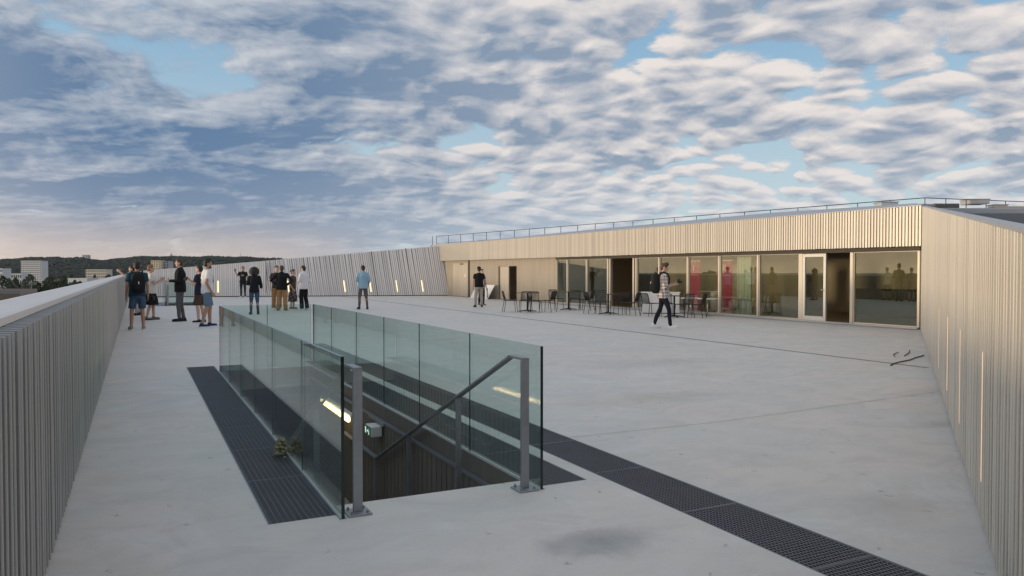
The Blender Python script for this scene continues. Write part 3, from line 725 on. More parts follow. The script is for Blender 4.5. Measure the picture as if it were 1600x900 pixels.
for (x, y), lab in zip(T_, ('leftmost black four-footed table, nearest the man in the cap', 'black table second from the left, in front of the first windows', 'black table standing before the dark open doorway', 'black table right of the walking man, in front of the white counter')):
    table_tree(lab, x, y, .5)
def ch(label, x, y, rel): chair_tree(label, x, y, VA(x, y)+R(rel))
ch('leftmost chair of all, seen side-on facing right', 12.62, 25.75, -80)
ch('chair with its slatted back to us, left one of the pair at the leftmost table', 12.98, 25.2, 8)
ch('chair with its slatted back to us, right one of the pair at the leftmost table', 13.20, 24.85, -12)
ch('chair facing left at the right end of the leftmost table', 13.78, 24.95, 62)
ch('dim chair in front of the first window pane, left of the second table', 15.05, 26.55, -150)
ch('chair with its slats showing, right of the second table column', 15.48, 25.82, 5)
ch('chair facing left at the right end of the second table', 15.72, 25.35, 70)
ch('chair facing right at the left end of the doorway table', 14.82, 23.45, -65)
ch('chair with slats against the pane just left of the open doorway', 15.0, 23.05, -20)
ch('dark chair standing in front of the open doorway', 15.25, 22.25, 20)
ch('chair facing left at the right edge of the open doorway', 15.42, 21.95, 70)
ch('chair behind the walking man, in front of the left end of the white counter', 15.72, 21.2, -50)
ch('chair with its back to us in front of the right end of the white counter', 16.02, 20.7, -8)
ch('dark chair just right of the white counter, before the pink banner', 16.22, 20.05, 40)
ch('rightmost chair, turned left beside the low white tables', 16.45, 19.7, 72)
def low_table(label, x, y):
    t = thing('low_table', label, 'table', (x, y, 0), 0, 'low round white tables by the windows')
    b = MB(); b.tube([(0,0,.575),(0,0,.60)], .34, 28, smooth=False); bevel(b.build('tabletop', M_['table_white'], t), .004)
    b = MB(); b.tube([(0,0,.02),(0,0,.575)], .022, 10); b.build('stem', M_['chrome'], t)
    b = MB(); b.tube([(0,0,0),(0,0,.012),(0,0,.02)], [.21,.21,.05], 24, smooth=False); b.build('base', M_['chrome'], t)
low_table('low round white table on a thin stem, left one of two, half behind a chair', 17.35, 21.10)
low_table('low round white table on a thin stem, right one of two, before the crimson banner', 17.42, 20.30)
t = thing('counter_unit', 'plain white counter box behind the walking man', 'counter', (16.98, 22.32, 0), R(-35))
b = MB(); b.box(-.66, .66, -.22, .25, .03, .74); bevel(b.build('carcass', M_['white'], t), .004)
b = MB(); b.box(-.69, .69, -.25, .27, .742, .775); bevel(b.build('worktop', M_['white'], t), .004)
b = MB(); b.box(-.62, .62, -.18, .22, 0, .03); b.build('plinth', M_['soffit'], t)
t = thing('display_board', 'white board leaning on the wall behind the man in the cap', 'board', (17.08, 38.9, 0), R(0))
b = MB(); b.add([(-.02,-1.25,0),(-.02,1.15,0),(.0,1.15,0),(.0,-1.25,0),(.33,-1.45,.78),(.33,.95,.78),(.35,.95,.78),(.35,-1.45,.78)], [(0,3,2,1),(4,5,6,7),(0,1,5,4),(2,3,7,6),(0,4,7,3),(1,2,6,5)]); b.build('panel', M_['white'], t)
b = MB(); b.box(.0, .03, -1.2, -1.15, 0, .6); b.build('strut', M_['steel_dark'], t)

# banners and curtain behind the glass
def text_obj(body, size, m, parent, M, ext=.0015):
    cu = bpy.data.curves.new('text', 'FONT'); cu.body = body; cu.size = size; cu.extrude = ext; cu.align_x = 'CENTER'; cu.align_y = 'CENTER'
    o = bpy.data.objects.new('tmp', cu); COL.objects.link(o); dg = bpy.context.evaluated_depsgraph_get()
    me = bpy.data.meshes.new_from_object(o.evaluated_get(dg)); bpy.data.objects.remove(o); me.materials.clear(); me.materials.append(m)
    return link(bpy.data.objects.new('lettering', me), parent, M)
def banner(label, s, y, letter):
    t = thing('rollup_banner', label, 'banner'); t.matrix_world = BM_ @ Matrix.Translation((s, y, .012))
    b = MB(); b.box(-.37, .37, -.004, .004, .06, 1.88); b.build('sheet', M_['pink'], t)
    b = MB(); b.box(-.39, .39, -.06, .06, 0, .06); b.build('base', M_['chrome'], t)
    b = MB(); b.box(-.38, .38, -.012, .012, 1.88, 1.915); b.build('top_bar', M_['white'], t)
    b = MB(); b.box(-.30, .30, .0045, .007, 1.36, 1.375); b.box(-.24, .12, .0045, .007, .17, .185); b.build('printed_line', M_['white'], t)
    Mx = Matrix(((-1,0,0,0),(0,0,1,.005),(0,1,0,1.62),(0,0,0,1)))
    text_obj(letter, .34, M_['white'], t, Mx)
banner('pink roll-up banner behind the glass, partly hidden by the walking man', 9.62, -.75, 'I')
banner('crimson roll-up banner behind the glass with a white letter near its top', 7.98, -.75, 'R')
t = thing('curtain', 'pale green-white curtain gathered behind the glass right of the banners', 'curtain'); t.matrix_world = BM_ @ Matrix.Translation((6.75, -.5, .012))
b = MB(); N = 40
b.loft([[(-.33+.66*i/N, .05*math.sin(i*1.55)+.02*math.sin(i*.7), z) for i in range(N+1)]+[(-.33+.66*i/N, .05*math.sin(i*1.55)+.02*math.sin(i*.7)-.008, z) for i in range(N, -1, -1)] for z in (0, 1.2, 2.38)]); b.build('fabric', M_['curtain'], t)
b = MB(); b.tube([(-.4,0,2.39),(.4,0,2.39)], .012, 8); b.build('curtain_rail', M_['chrome'], t)

# ------------------------------------------------------------------ small things on the floor
b = MB(); b.tube([(10.85,8.26,.013),(11.1,8.40,.013),(11.35,8.49,.014),(11.8,8.62,.013),(12.19,8.80,.013),(12.6,8.95,.014),(12.72,9.02,.013)], .010, 8)
tag(b.build('cable', M_['cable']), 'black cable lying across the slot drain near the right wall', 'cable')
b = MB(); b.tube([(12.0,9.05,.012),(12.35,9.35,.012),(12.75,9.55,.014)], [.005,.008,.007], 6)
tag(b.build('stick', M_['mark']), 'short dark stick on the floor, shorter and left one of the two beyond the cable', 'stick')
b = MB(); b.tube([(12.28,8.98+.10,.012),(12.85,9.40,.013),(13.3,9.72,.012)], .008, 6)
tag(b.build('stick', M_['mark']), 'straight dark stick on the floor, right one of the two beyond the cable', 'stick')
b = MB(); r3 = random.Random(3)
for k in range(90):
    a = r3.uniform(0, 6.283); h = r3.random()**.8; rr = (.085*(1-h)+.012)*r3.uniform(.5,1.0); p = Vector((rr*math.cos(a), rr*math.sin(a), .015+h*.135))
    b.sup(p, (r3.uniform(.010,.022), r3.uniform(.010,.022), r3.uniform(.008,.018)), 1.0, 6, 4, 0, Matrix.Rotation(r3.uniform(-.4,.4),4,'X'), False)
o = b.build('moss_clump', M_['moss']); o.location = (1.058, 6.44, .0); tag(o, 'small cone of dry grey-green moss against the left balustrade', 'moss clump')

# ================================================================== the city and the hills
GZ = -19.0
def far(px, D, z=GZ):
    """a spot D metres ahead, px across the picture's width"""
    u = (px-800)/1191*D
    return Vector((math.sin(YAW)*D+math.cos(YAW)*u, math.cos(YAW)*D-math.sin(YAW)*u, z))
def zat(py, D): return 1.52+(424-py)*D/1191
def ground_mat():
    m = bpy.data.materials.new('city_ground'); m.use_nodes = True; T = NT(m.node_tree); b = m.node_tree.nodes['Principled BSDF']
    oc = T.new('ShaderNodeTexCoord').outputs['Object']
    v = T.new('ShaderNodeTexVoronoi'); v.inputs['Scale'].default_value = .012; T.l.new(oc, v.inputs['Vector'])
    n = T.noise(oc, .02, 6, .65)
    c = T.mix(T.ss(n, .42, .56), (.045,.065,.035,1), (.16,.15,.13,1)); c = T.mix(T.math('MULTIPLY', T.ss(v.outputs['Distance'], .2, .8), .5), c, (.10,.095,.085,1))
    T.l.new(c, b.inputs['Base Color']); b.inputs['Roughness'].default_value = .9
    return m
b = MB(); Rg = 9000; N = 48
b.add([(0,0,GZ)]+[(Rg*math.cos(2*math.pi*k/N), Rg*math.sin(2*math.pi*k/N), GZ) for k in range(N)], [(0,1+k,1+(k+1)%N) for k in range(N)])
tag(b.build('city_ground', ground_mat()), kind='structure')
wood = mat('wooded_hill', (.030,.042,.037), .95, spec=.1, var=.5, vscale=.03, bump=0)
wood_far = mat('hill_crowns', (.029,.041,.034), .95, spec=.1, var=.4, vscale=.05, per=0)
prof = [(-1400,412),(-900,409),(-500,410),(-200,407),(0,406),(25,406),(60,404),(100,403.5),(130,404.5),(150,407),(165,408),(185,404.5),(210,403),(245,401.5),(268,403),(300,402),(330,401.5),(352,403),(375,402),(400,404),(425,405),(470,408),(600,411),(900,414),(1400,416)]
def ridge(px):
    for (a, ya), (c, yc) in zip(prof[:-1], prof[1:]):
        if a <= px <= c: return ya+(yc-ya)*(px-a)/(c-a)
    return 414
rows = []; pxs = [-1400+k*10 for k in range(281)]
DS = [1700, 1850, 2000, 2150, 2300, 2450, 2600, 2750, 2900, 3100, 3400]
for D in DS:
    row = []
    for px in pxs:
        f = min(1, max(0, (D-1700)/1050)); f = f*f*(3-2*f)
        if D > 2800: f = 1-(D-2750)/2200
        top = zat(ridge(px)+1.2, 2750)
        p = far(px, D); z = GZ+(top-GZ)*f*(1 if D >= 2750 else .9+.2*noise.noise(Vector((px*.01, D*.003, 1)))) + 5*noise.noise(Vector((px*.05, D*.01, 2)))*min(1,f*3)
        row.append((p.x, p.y, z))
    rows.append(row)
b = MB(); n = len(pxs)
b.add([p for r in rows for p in r], [(i*n+j, i*n+j+1, (i+1)*n+j+1, (i+1)*n+j) for i in range(len(rows)-1) for j in range(n-1)], 0, True)
tag(b.build('hills', wood), kind='structure')
# crowns of the hill woods, one far mass
b = MB(); r4 = random.Random(8)
def blob(p, r, h):
    k = 6; v = [(p[0]+r*math.cos(2*math.pi*i/k+.3)*r4.uniform(.75,1.2), p[1]+r*math.sin(2*math.pi*i/k+.3)*r4.uniform(.75,1.2), p[2]+h*r4.uniform(.25,.55)) for i in range(k)]
    v += [(p[0]+r*r4.uniform(-.3,.3), p[1]+r*r4.uniform(-.3,.3), p[2]+h), (p[0], p[1], p[2]-h*.4)]
    b.add(v, [(i,(i+1)%k,k) for i in range(k)]+[((i+1)%k,i,k+1) for i in range(k)])
for _ in range(7000):
    i = r4.choice((1,2,3,4,5,6,7,7,7)); j = r4.randrange(n-1) if r4.random() < .15 else r4.randrange(118, 196)
    fx, fy = r4.random(), r4.random()
    p = [lerp(lerp(rows[i][j][c], rows[i][j+1][c], fx), lerp(rows[i+1][j][c], rows[i+1][j+1][c], fx), fy if i < 7 else fy*.25) for c in range(3)]
    blob(p, r4.uniform(5,11), r4.uniform(4,10))
tag(b.build('hill_wood', wood_far), kind='stuff')

def window_block(name, label, px0, px1, y_top, D, depth, m, cols, floors, turn=0.0, cat='apartment block', z0=GZ, balc=False, roof=None):
    w = (px1-px0)*D/1191; c = far((px0+px1)/2, D); h = zat(y_top, D)-z0
    t = thing(name, label, cat, (c.x, c.y, z0), -YAW+turn)
    b = MB(); b.box(-w/2, w/2, 0, depth, 0, h); b.build('wall', m, t)
    b = MB(); b.box(-w/2-.2, w/2+.2, -.2, depth+.2, h, h+.5); b.build('roof', roof or m, t)
    fh = h/floors; cw = w/cols
    me = MB().box(-.5, .5, -.12, .1, 0, 1).mesh('window', WD)
    for f in range(floors):
        for k in range(cols):
            o = link(bpy.data.objects.new('window', me), t); o.location = (-w/2+(k+.5)*cw, 0, f*fh+fh*.3); o.scale = (cw*.5, 1, fh*.5)
    return t
WD = mat('far_window', (.07,.08,.10), .2, 0, .5)
WH = mat('white_render', (.62,.63,.64), .8, var=.06, vscale=.2); CR = mat('cream_render', (.60,.55,.46), .8, var=.06, vscale=.2)
YE = mat('sunlit_render', (.66,.58,.42), .8, var=.05, vscale=.2); GY = mat('grey_render', (.42,.42,.42), .8, var=.05, vscale=.2)  # the yellow one holds low sunlight in its colour
window_block('apartment_tower', 'tall white apartment slab with rows of small windows, at far left', 33, 65, 408, 900, 13, WH, 12, 13)
window_block('apartment_block', 'long cream apartment block with dark vertical bands beside the pointing hand', 134, 167, 421.5, 1000, 14, CR, 10, 6)
window_block('apartment_block', 'yellow-lit apartment block with square windows above the white slatted wall', 236, 251, 407.5, 1050, 14, YE, 4, 11)
window_block('apartment_block', 'shaded grey apartment block adjoining the yellow-lit one', 251, 264, 408.5, 1058, 14, GY, 3, 10)  # shaded end of the lit block, its shade put in as grey render
window_block('apartment_tower', 'small tower with dark stripes standing on the wooded ridge', 129, 137.3, 398.5, 2900, 20, GY, 2, 6, z0=zat(407, 2900))
window_block('apartment_block', 'stepped white apartment block cut by the left picture edge', -14, 4, 420, 800, 14, WH, 7, 5)
window_block('apartment_block', 'low white wing between the stepped block and the tall slab', 4, 34, 428, 820, 12, WH, 9, 3)
window_block('warehouse', 'long low white warehouse just behind the parapet coping', 106, 136, 435.5, 640, 18, WH, 5, 1, cat='warehouse')
c = far(268, 2780); t = thing('church_tower', 'slim church spire rising above the ridge trees', 'church', (c.x, c.y, zat(404, 2780)), -YAW)
b = MB(); b.box(-4, 4, -4, 4, 0, 12); b.build('tower', GY, t)
b = MB(); b.loft([[(-4,-4,12),(4,-4,12),(4,4,12),(-4,4,12)], [(-.3,-.3,zat(395.5,2780)-zat(404,2780)),(.3,-.3,zat(395.5,2780)-zat(404,2780)),(.3,.3,zat(395.5,2780)-zat(404,2780)),(-.3,.3,zat(395.5,2780)-zat(404,2780))]], smooth=False); b.build('spire', GY, t)
c = far(376, 2760); b = MB(); b.tube([(c.x,c.y,zat(404,2760)),(c.x,c.y,zat(395,2760))], [1.0,.4], 5); tag(b.build('radio_mast', M_['steel_dark']), 'thin radio mast on the ridge above the man holding up a phone', 'mast')
# brown-roofed sheds close below the parapet
def shed(label, px0, px1, D0, D1, zr, m, rise=1.5):
    t = thing('shed', label, 'industrial shed', (0,0,0))
    a, c, d, e = far(px0, D0, 0), far(px1, D0, 0), far(px1*1.0, D1, 0), far(px0, D1, 0)
    b = MB(); b.prism([(p.x,p.y) for p in (a,c,d,e)], GZ, zr); b.build('wall', mat('shed_wall', (.075,.068,.062), .8), t)
    m1, m2 = (a+e)/2, (c+d)/2
    b = MB(); b.add([(a.x,a.y,zr+.02),(c.x,c.y,zr+.02),(m2.x,m2.y,zr+rise),(m1.x,m1.y,zr+rise),(d.x,d.y,zr+.02),(e.x,e.y,zr+.02)], [(0,1,2,3),(3,2,4,5),(0,3,5),(1,4,2)]); b.build('roof', m, t)
BR = mat('brown_tile', (.095,.055,.045), .85, var=.3, vscale=.4, stretch=(1,1,1)); DG = mat('slate_roof', (.06,.058,.056), .85, var=.2, vscale=.3)
shed('large shed with a brown tiled roof below the parapet at the left edge', -60, 58, 232, 370, -6.9, BR, .9)
shed('dark grey roofed shed in front of the brown one, at the left edge', -70, 31, 190, 215, -4.1, DG, .5)
shed('small shed with a pinkish roof right of the brown roofed shed', 30, 50, 420, 470, -12.5, mat('pink_tile', (.30,.17,.13), .85, var=.3, vscale=.4), 1.5)
# houses between the trees
RT = mat('terracotta', (.30,.16,.11), .85, var=.3, vscale=.5)
r5 = random.Random(21)
spots = [(70,520,'low white house with a tiled roof between the trees right of the brown shed'),(80,500,'gabled pale house left of the warehouse, nearest the parapet'),(62,900,'pale house at the foot of the tall slab, to its right'),(88,1000,'pale long house below the bare patch of the wooded hill'),(98,1020,'small house beside the long pale one under the hill'),(112,1150,'cream house among trees halfway to the long cream block'),(20,950,'dark roofed house in front of the hill, left of the tall slab'),(45,430,'red roofed house behind the brown shed'),(92,560,'small white house tucked behind the parapet coping'),(125,900,'tiny white house left of the long cream block')]
for px, D, lab in spots:
    c = far(px, D); w = r5.uniform(10, 20)*(D/700)**.5; h = r5.uniform(5, 7.5); d = r5.uniform(8, 11)
    t = thing('house', lab, 'house', (c.x, c.y, GZ), -YAW+r5.uniform(-.4,.4))
    b = MB(); b.box(-w/2, w/2, 0, d, 0, h); b.build('wall', WH if r5.random() < .6 else CR, t)
    b = MB(); b.add([(-w/2-.4,-.4,h+.01),(w/2+.4,-.4,h+.01),(w/2+.4,d+.4,h+.01),(-w/2-.4,d+.4,h+.01),(-w/2-.4,d/2,h+2.6),(w/2+.4,d/2,h+2.6)], [(0,1,5,4),(2,3,4,5),(0,4,3),(1,2,5)]); b.build('roof', RT, t)
    for k in range(3):
        b = MB(); x = w*(-.3+.3*k); b.box(x-.7, x+.7, -.1, .1, h*.35, h*.7); b.build('window', WD, t)
# trees: trunk and a crown of leaf clumps
leaf = mat('foliage', (.060,.082,.045), .9, spec=.2, var=.5, vscale=.35, per=.5)
bark = mat('bark', (.07,.055,.045), .9)
def crown_mesh(seed, kind):
    q = random.Random(seed); b = MB()
    for _ in range(420):
        a = q.uniform(0, 6.283); z = q.random(); rad = (math.sin(math.pi*min(1,.12+z*.88))**.7 if kind else max(.08,(1-z))**.8)*q.random()**.4*.5
        rad *= 1+.35*math.sin(a*3+seed)*math.cos(z*7+seed)
        p = Vector((rad*math.cos(a), rad*math.sin(a), .18+z*.82)); s = q.uniform(.035,.075)
        nrm = Vector((q.gauss(0,1), q.gauss(0,1), q.gauss(0,1))).normalized(); x = nrm.orthogonal().normalized(); y = nrm.cross(x)
        b.add([p+x*s, p+y*s*.8, p-x*s, p-y*s*.8], [(0,1,2,3)]); b.add([p+nrm*s*.7, p+x*s*.7, p-nrm*s*.7, p-x*s*.7], [(0,1,2,3)])
    return b.mesh('crown', leaf)
def trunk_mesh(seed):
    q = random.Random(seed); b = MB(); b.tube([(0,0,0),(.01,.0,.25),(0,.01,.6)], [.035,.026,.012], 7)
    for k in range(5):
        a = k*1.3+q.random(); b.tube([(0,0,.22+.07*k),(.16*math.cos(a),.16*math.sin(a),.38+.08*k),(.30*math.cos(a),.30*math.sin(a),.52+.07*k)], [.014,.010,.004], 5)
    return b.mesh('trunk', bark)
CM = [crown_mesh(k, k != 2) for k in range(4)]; TM = [trunk_mesh(k) for k in range(4)]
def tree(label, x, y, h, w, k, z=GZ, group='trees below the terrace'):
    t = thing('tree', label, 'tree', (x, y, z), r5.uniform(0, 6.2), group); t.scale = (w, w, h)
    link(bpy.data.objects.new('trunk', TM[k]), t); link(bpy.data.objects.new('crown', CM[k]), t)
for (px, D, yt, w, lab) in [(47,620,429,10,'dark rounded tree in front of the tall white slab'),(24,560,434,7,'bushy tree in front of the low white wing'),(4,480,432,9,'broad dark tree at the left picture edge'),(60,420,442,9,'green tree right of the tall slab, above the brown shed'),(72,400,443,11,'green tree behind the gabled house'),(84,430,441,12,'wide green tree left of the warehouse'),(96,470,437,12,'green tree touching the left end of the warehouse'),(117,520,438,7,'small tree in front of the white warehouse'),(62,330,451,8,'tree at the right corner of the brown shed'),(54,390,447,6,'small bush-like tree beside the brown shed corner'),(148,700,430,9,'small tree below the long cream block'),(38,700,436,6,'slender tree at the foot of the tall slab'),(78,700,432,13,'tree under the bare patch on the hill'),(100,800,431,14,'tree before the hill foot, above the warehouse'),(112,820,429,12,'tree between the warehouse and the hill'),(14,700,435,6,'tree between two white blocks near the left edge'),(90,330,450,10,'tree just above the parapet coping'),(105,380,444,9,'tree right above the coping under the warehouse'),(125,460,440,8,'tree close to the right end of the warehouse'),(170,800,429,10,'tree beside the pointing hand'),(180,850,429,11,'tree behind the head of the man with the teal shirt')]:
    c = far(px, D); tree(lab, c.x, c.y, zat(yt, D)-GZ, w*(D/500)**.3, r5.randrange(4))
for k in range(26):                                         # rows to the west, mirrored in the windows
    a = R(90+24+k*4.8+r5.uniform(-1.5,1.5)); d = r5.uniform(110, 230); x, y = d*math.cos(a), 14+d*math.sin(a)
    tree('leafy tree west of the terrace beyond the parapet', x, y, r5.uniform(15.5, 20.5), r5.uniform(9, 14), r5.randrange(4), group='trees west of the terrace')

# ================================================================== people
TMP = bpy.data.scenes.new('workbench')
def remesh(mb, voxel, name, m, smooth=2, fold=0.0, fs=9.0, seed=0):
    me = mb.mesh('tmp', m); o = bpy.data.objects.new('tmp', me); TMP.collection.objects.link(o)
    md = o.modifiers.new('r', 'REMESH'); md.mode = 'VOXEL'; md.voxel_size = voxel; md.use_smooth_shade = True
    if smooth: sm = o.modifiers.new('s', 'SMOOTH'); sm.factor = .5; sm.iterations = smooth
    with bpy.context.temp_override(scene=TMP, view_layer=TMP.view_layers[0]):
        dg = bpy.context.evaluated_depsgraph_get(); out = bpy.data.meshes.new_from_object(o.evaluated_get(dg))
    bpy.data.objects.remove(o); bpy.data.meshes.remove(me); out.name = name
    out.materials.clear(); out.materials.append(m)
    if fold:
        for v in out.vertices:
            c = v.co; f = noise.noise(Vector((c.x*fs+seed, c.y*fs, c.z*fs*.55)))+.5*noise.noise(Vector((c.x*fs*2.3, c.y*fs*2.3+seed, c.z*fs*1.4)))
            v.co = c+v.normal*f*fold
    out.polygons.foreach_set('use_smooth', [True]*len(out.polygons)); out.update()
    return out
def skin_mat(c): return mat('skin', c, .5, 0, .4, .08, 20)
SKIN = [skin_mat((.50,.30,.22)), skin_mat((.42,.24,.16)), skin_mat((.56,.36,.28)), skin_mat((.34,.19,.13))]
def cloth(c, var=.12, sc_=14): return mat('cloth', c, .85, 0, .25, var, sc_, .15, 160)
HAIR = dict(dark=mat('dark_hair', (.020,.015,.012), .6, var=.3, vscale=40), brown=mat('brown_hair', (.075,.045,.028), .6, var=.3, vscale=40), ginger=mat('ginger_hair', (.26,.12,.05), .6, var=.3, vscale=40), grey=mat('short_hair', (.10,.075,.06), .7, var=.3, vscale=40))
EYE = mat('eye', (.02,.015,.012), .2); LIP = mat('lip', (.36,.15,.12), .5)
def check_mat():
    m = bpy.data.materials.new('checked_shirt'); m.use_nodes = True; T = NT(m.node_tree); b = m.node_tree.nodes['Principled BSDF']
    oc = T.new('ShaderNodeTexCoord').outputs['Object']; s = T.new('ShaderNodeSeparateXYZ'); T.l.new(oc, s.inputs[0])
    def stripe(v, p, wdt):
        return T.math('LESS_THAN', T.math('FRACT', T.math('MULTIPLY', v, 1/p)), wdt)
    h = T.math('ADD', s.outputs[0], s.outputs[1])
    c = T.mix(T.math('MULTIPLY', stripe(h, .085, .40), .70), (.66,.60,.57,1), (.085,.06,.075,1)); c = T.mix(T.math('MULTIPLY', stripe(s.outputs[2], .085, .36), .62), c, (.085,.06,.075,1))
    T.l.new(c, b.inputs['Base Color']); b.inputs['Roughness'].default_value = .85; return m
def print_mat():
    m = bpy.data.materials.new('patterned_cloth'); m.use_nodes = True; T = NT(m.node_tree); b = m.node_tree.nodes['Principled BSDF']
    oc = T.new('ShaderNodeTexCoord').outputs['Object']
    v = T.new('ShaderNodeTexVoronoi'); v.inputs['Scale'].default_value = 14; T.l.new(oc, v.inputs['Vector'])
    c = T.mix(T.ss(v.outputs['Distance'], .25, .40), (.42,.30,.24,1), (.045,.04,.035,1))
    T.l.new(c, b.inputs['Base Color']); b.inputs['Roughness'].default_value = .85; return m

ARM = dict(  # elbow, hand for the left side (y > 0), forward x
    down=((-.03,.235,1.13),(.03,.25,.87)), hips=((-.10,.40,1.17),(.07,.20,1.02)), hold=((.02,.245,1.13),(.26,.09,1.14)),
    pocket=((-.07,.25,1.14),(.07,.205,.90)), phone=((.08,.30,1.20),(.20,.36,1.44)), lean=((.22,.24,1.30),(.44,.20,1.50)),
    clasp=((.10,.21,1.14),(.30,.06,1.22)), talk=((.08,.22,1.13),(.30,.10,1.27)), camera=((.06,.22,1.15),(.33,.06,1.28)), cross=((.04,.27,1.15),(.20,-.06,1.20)))
def add_hand(b, wrist, d, side, curl=.5, palm_in=None):
    d = d.normalized(); inn = Vector((0,-side,0)) if palm_in is None else palm_in
    inn = (inn-d*inn.dot(d)); inn = inn.normalized() if inn.length > .05 else d.orthogonal().normalized()
    w = d.cross(inn).normalized()                          # across the palm; thumb side is chosen forward/up
    if w.dot(Vector((.7,0,.7))) < 0: w = -w
    M = Matrix.Identity(4); M.col[0] = (*d,0); M.col[1] = (*w,0); M.col[2] = (*inn,0); M.col[3] = (*(wrist+d*.045),1)
    b.sup((0,0,0), (.052,.041,.017), .8, 10, 6, 0, M)
    for k, L in enumerate((.068,.076,.072,.058)):
        o = wrist+d*.086+w*(.033-.022*k); a = curl*(.8+.15*k)
        p1 = o+(d*math.cos(a)+inn*math.sin(a))*L*.55; p2 = p1+(d*math.cos(a*2.1)+inn*math.sin(a*2.1))*L*.5
        b.tube([o-d*.015, p1, p2], [.0095,.009,.008], 7, caps=True)
    o = wrist+d*.03+w*.036; p1 = o+(d*.55+w*.7+inn*.35).normalized()*.038; p2 = p1+(d*.85+w*.2+inn*.45).normalized()*.032
    b.tube([o-w*.012, p1, p2], [.012,.0105,.009], 7, caps=True)
def person(label, x, y, rel, H, skin, top, topm, bot, botm, shoem, hair, arms=('down','down'), feet=None, female=False, head=(0,0), lean=0.0, bulk=1.0, sole=None, extras=()):
    t = thing('person', label, 'person', (x, y, 0), VA(x, y)+R(rel), 'people on the terrace'); k = H/1.75
    S = Matrix.Scale(k, 4); q = random.Random(label); sd_ = q.uniform(0, 50)
    V3 = lambda *a: Vector(a)
    ft = feet or (((.03,.11),(-.02,-.11)))                  # left, right foot (x, y)
    hipx = (ft[0][0]+ft[1][0])/2*.75; zz = -.02 if max(abs(ft[0][0]-ft[1][0]),.0) > .35 else 0
    hip = [V3(hipx, .088, .90+zz), V3(hipx, -.088, .90+zz)]
    stride = ft[0][0]-ft[1][0]
    lift = [0, 0]; 
    ank = [V3(ft[i][0]-.03, ft[i][1], .085+(.03 if (i == 0 and stride < -.35) or (i == 1 and stride > .35) else 0)) for i in (0,1)]
    knee = [(hip[i]+ank[i])/2+V3(.035+abs(stride)*.04, .004*(1 if i == 0 else -1), .02) for i in (0,1)]
    tx = lambda z: hipx+lean*(z-.95)/.5                     # the spine leans forward
    sh = [V3(tx(1.41), .172*(.93 if female else 1), 1.41+zz), V3(tx(1.41), -.172*(.93 if female else 1), 1.41+zz)]
    el, ha = [], []
    for i, s in ((0,1),(1,-1)):
        e, h_ = ARM[arms[i]] if isinstance(arms[i], str) else arms[i]
        el.append(V3(e[0]+tx(1.2), e[1]*s, e[2]+zz)); ha.append(V3(h_[0]+tx(1.2), h_[1]*s, h_[2]+zz))
    hc = V3(tx(1.62)+.02, 0, 1.628+zz)
    HM = Matrix.Translation(hc) @ Matrix.Rotation(R(head[0]), 4, 'Z') @ Matrix.Rotation(R(head[1]), 4, 'Y')
    # -------- one continuous body
    b = MB(); fw = .9 if female else 1.0
    for (z, rx, ry, rz) in ((.95,.105,.150*(1.04 if female else 1),.12),(1.10,.095,.128*fw,.15),(1.28,.110,.150*fw,.16)): b.sup((tx(z),0,z+zz), (rx*bulk,ry*bulk,rz), .9, 14, 8)
    b.tube([sh[0]*.96+V3(0,0,.05), sh[1]*.96+V3(0,0,.05)], .052, 10, caps=True)
    b.tube([V3(tx(1.42),0,1.42+zz), hc+V3(-.012,0,-.07)], [.060,.050], 10, caps=True)
    for i, s in ((0,1),(1,-1)):
        b.tube([hip[i], knee[i], knee[i]+(ank[i]-knee[i])*.3-V3(.012,0,0), ank[i]], [.080*fw,.054,.052,.036], 10, caps=True)
        toe = V3(math.cos(.18*s), math.sin(.18*s), 0)
        b.tube([ank[i]+V3(0,0,-.04)-toe*.02, ank[i]+toe*.14+V3(0,0,-.055)], [.036,.028], 8, caps=True)
        b.tube([sh[i], el[i], ha[i]], [.050*fw,.039*fw,.027*fw], 10, caps=True)
        add_hand(b, ha[i]+(ha[i]-el[i]).normalized()*.012, ha[i]-el[i], s, .55)
    b.sup((0,0,.012), (.094,.076,.110), 1, 16, 10, 0, HM); b.sup((.028,0,-.065), (.062,.054,.056), 1, 12, 8, 0, HM)
    b.sup((.098,0,-.012), (.020,.012,.024), 1, 8, 6, 0, HM); b.sup((.082,0,.026), (.014,.045,.012), 1, 8, 5, 0, HM); b.sup((.078,0,-.062), (.014,.024,.012), 1, 8, 5, 0, HM)
    for s in (1,-1): b.sup((-.008,.078*s,-.006), (.022,.011,.032), 1, 8, 6, 0, HM)
    link(bpy.data.objects.new('body', remesh(b, .0120, 'body', skin, 1)), t, S)
    for s in (1,-1): e_ = MB().sup((.086,.032*s,.010), (.008,.011,.007), 1, 8, 5, 0, HM).build('eye', EYE, t, S)
    MB().sup((.089,0,-.058), (.006,.022,.006), 1, 8, 5, 0, HM).build('mouth', LIP, t, S)
    # -------- top
    def torso(b, z0, z1, grow, flare=0.0):
        prof_ = [(.80,.118,.172),(.90,.122,.172),(1.0,.116,.158),(1.1,.112,.150),(1.2,.120,.160),(1.3,.126,.172),(1.38,.118,.176),(1.44,.088,.130),(1.49,.062,.075)]
        rings = []; m_ = 9
        for j in range(m_+1):
            z = z0+(z1-z0)*j/m_
            for (a, c) in zip(prof_[:-1], prof_[1:]):
                if z <= c[0] or c is prof_[-1]: f = min(1.2, max(-.3, (z-a[0])/(c[0]-a[0]))); break
            rx = (a[1]+(c[1]-a[1])*f)*bulk+grow+flare*(1-j/m_)*.04; ry = ((a[2]+(c[2]-a[2])*f)*fw)*bulk+grow+flare*(1-j/m_)*.03
            if female and 1.22 < z < 1.36: rx += .012
            rings.append([(tx(z)+rx*math.cos(2*math.pi*i/18), ry*math.sin(2*math.pi*i/18), z+zz) for i in range(18)])
        b.loft(rings)
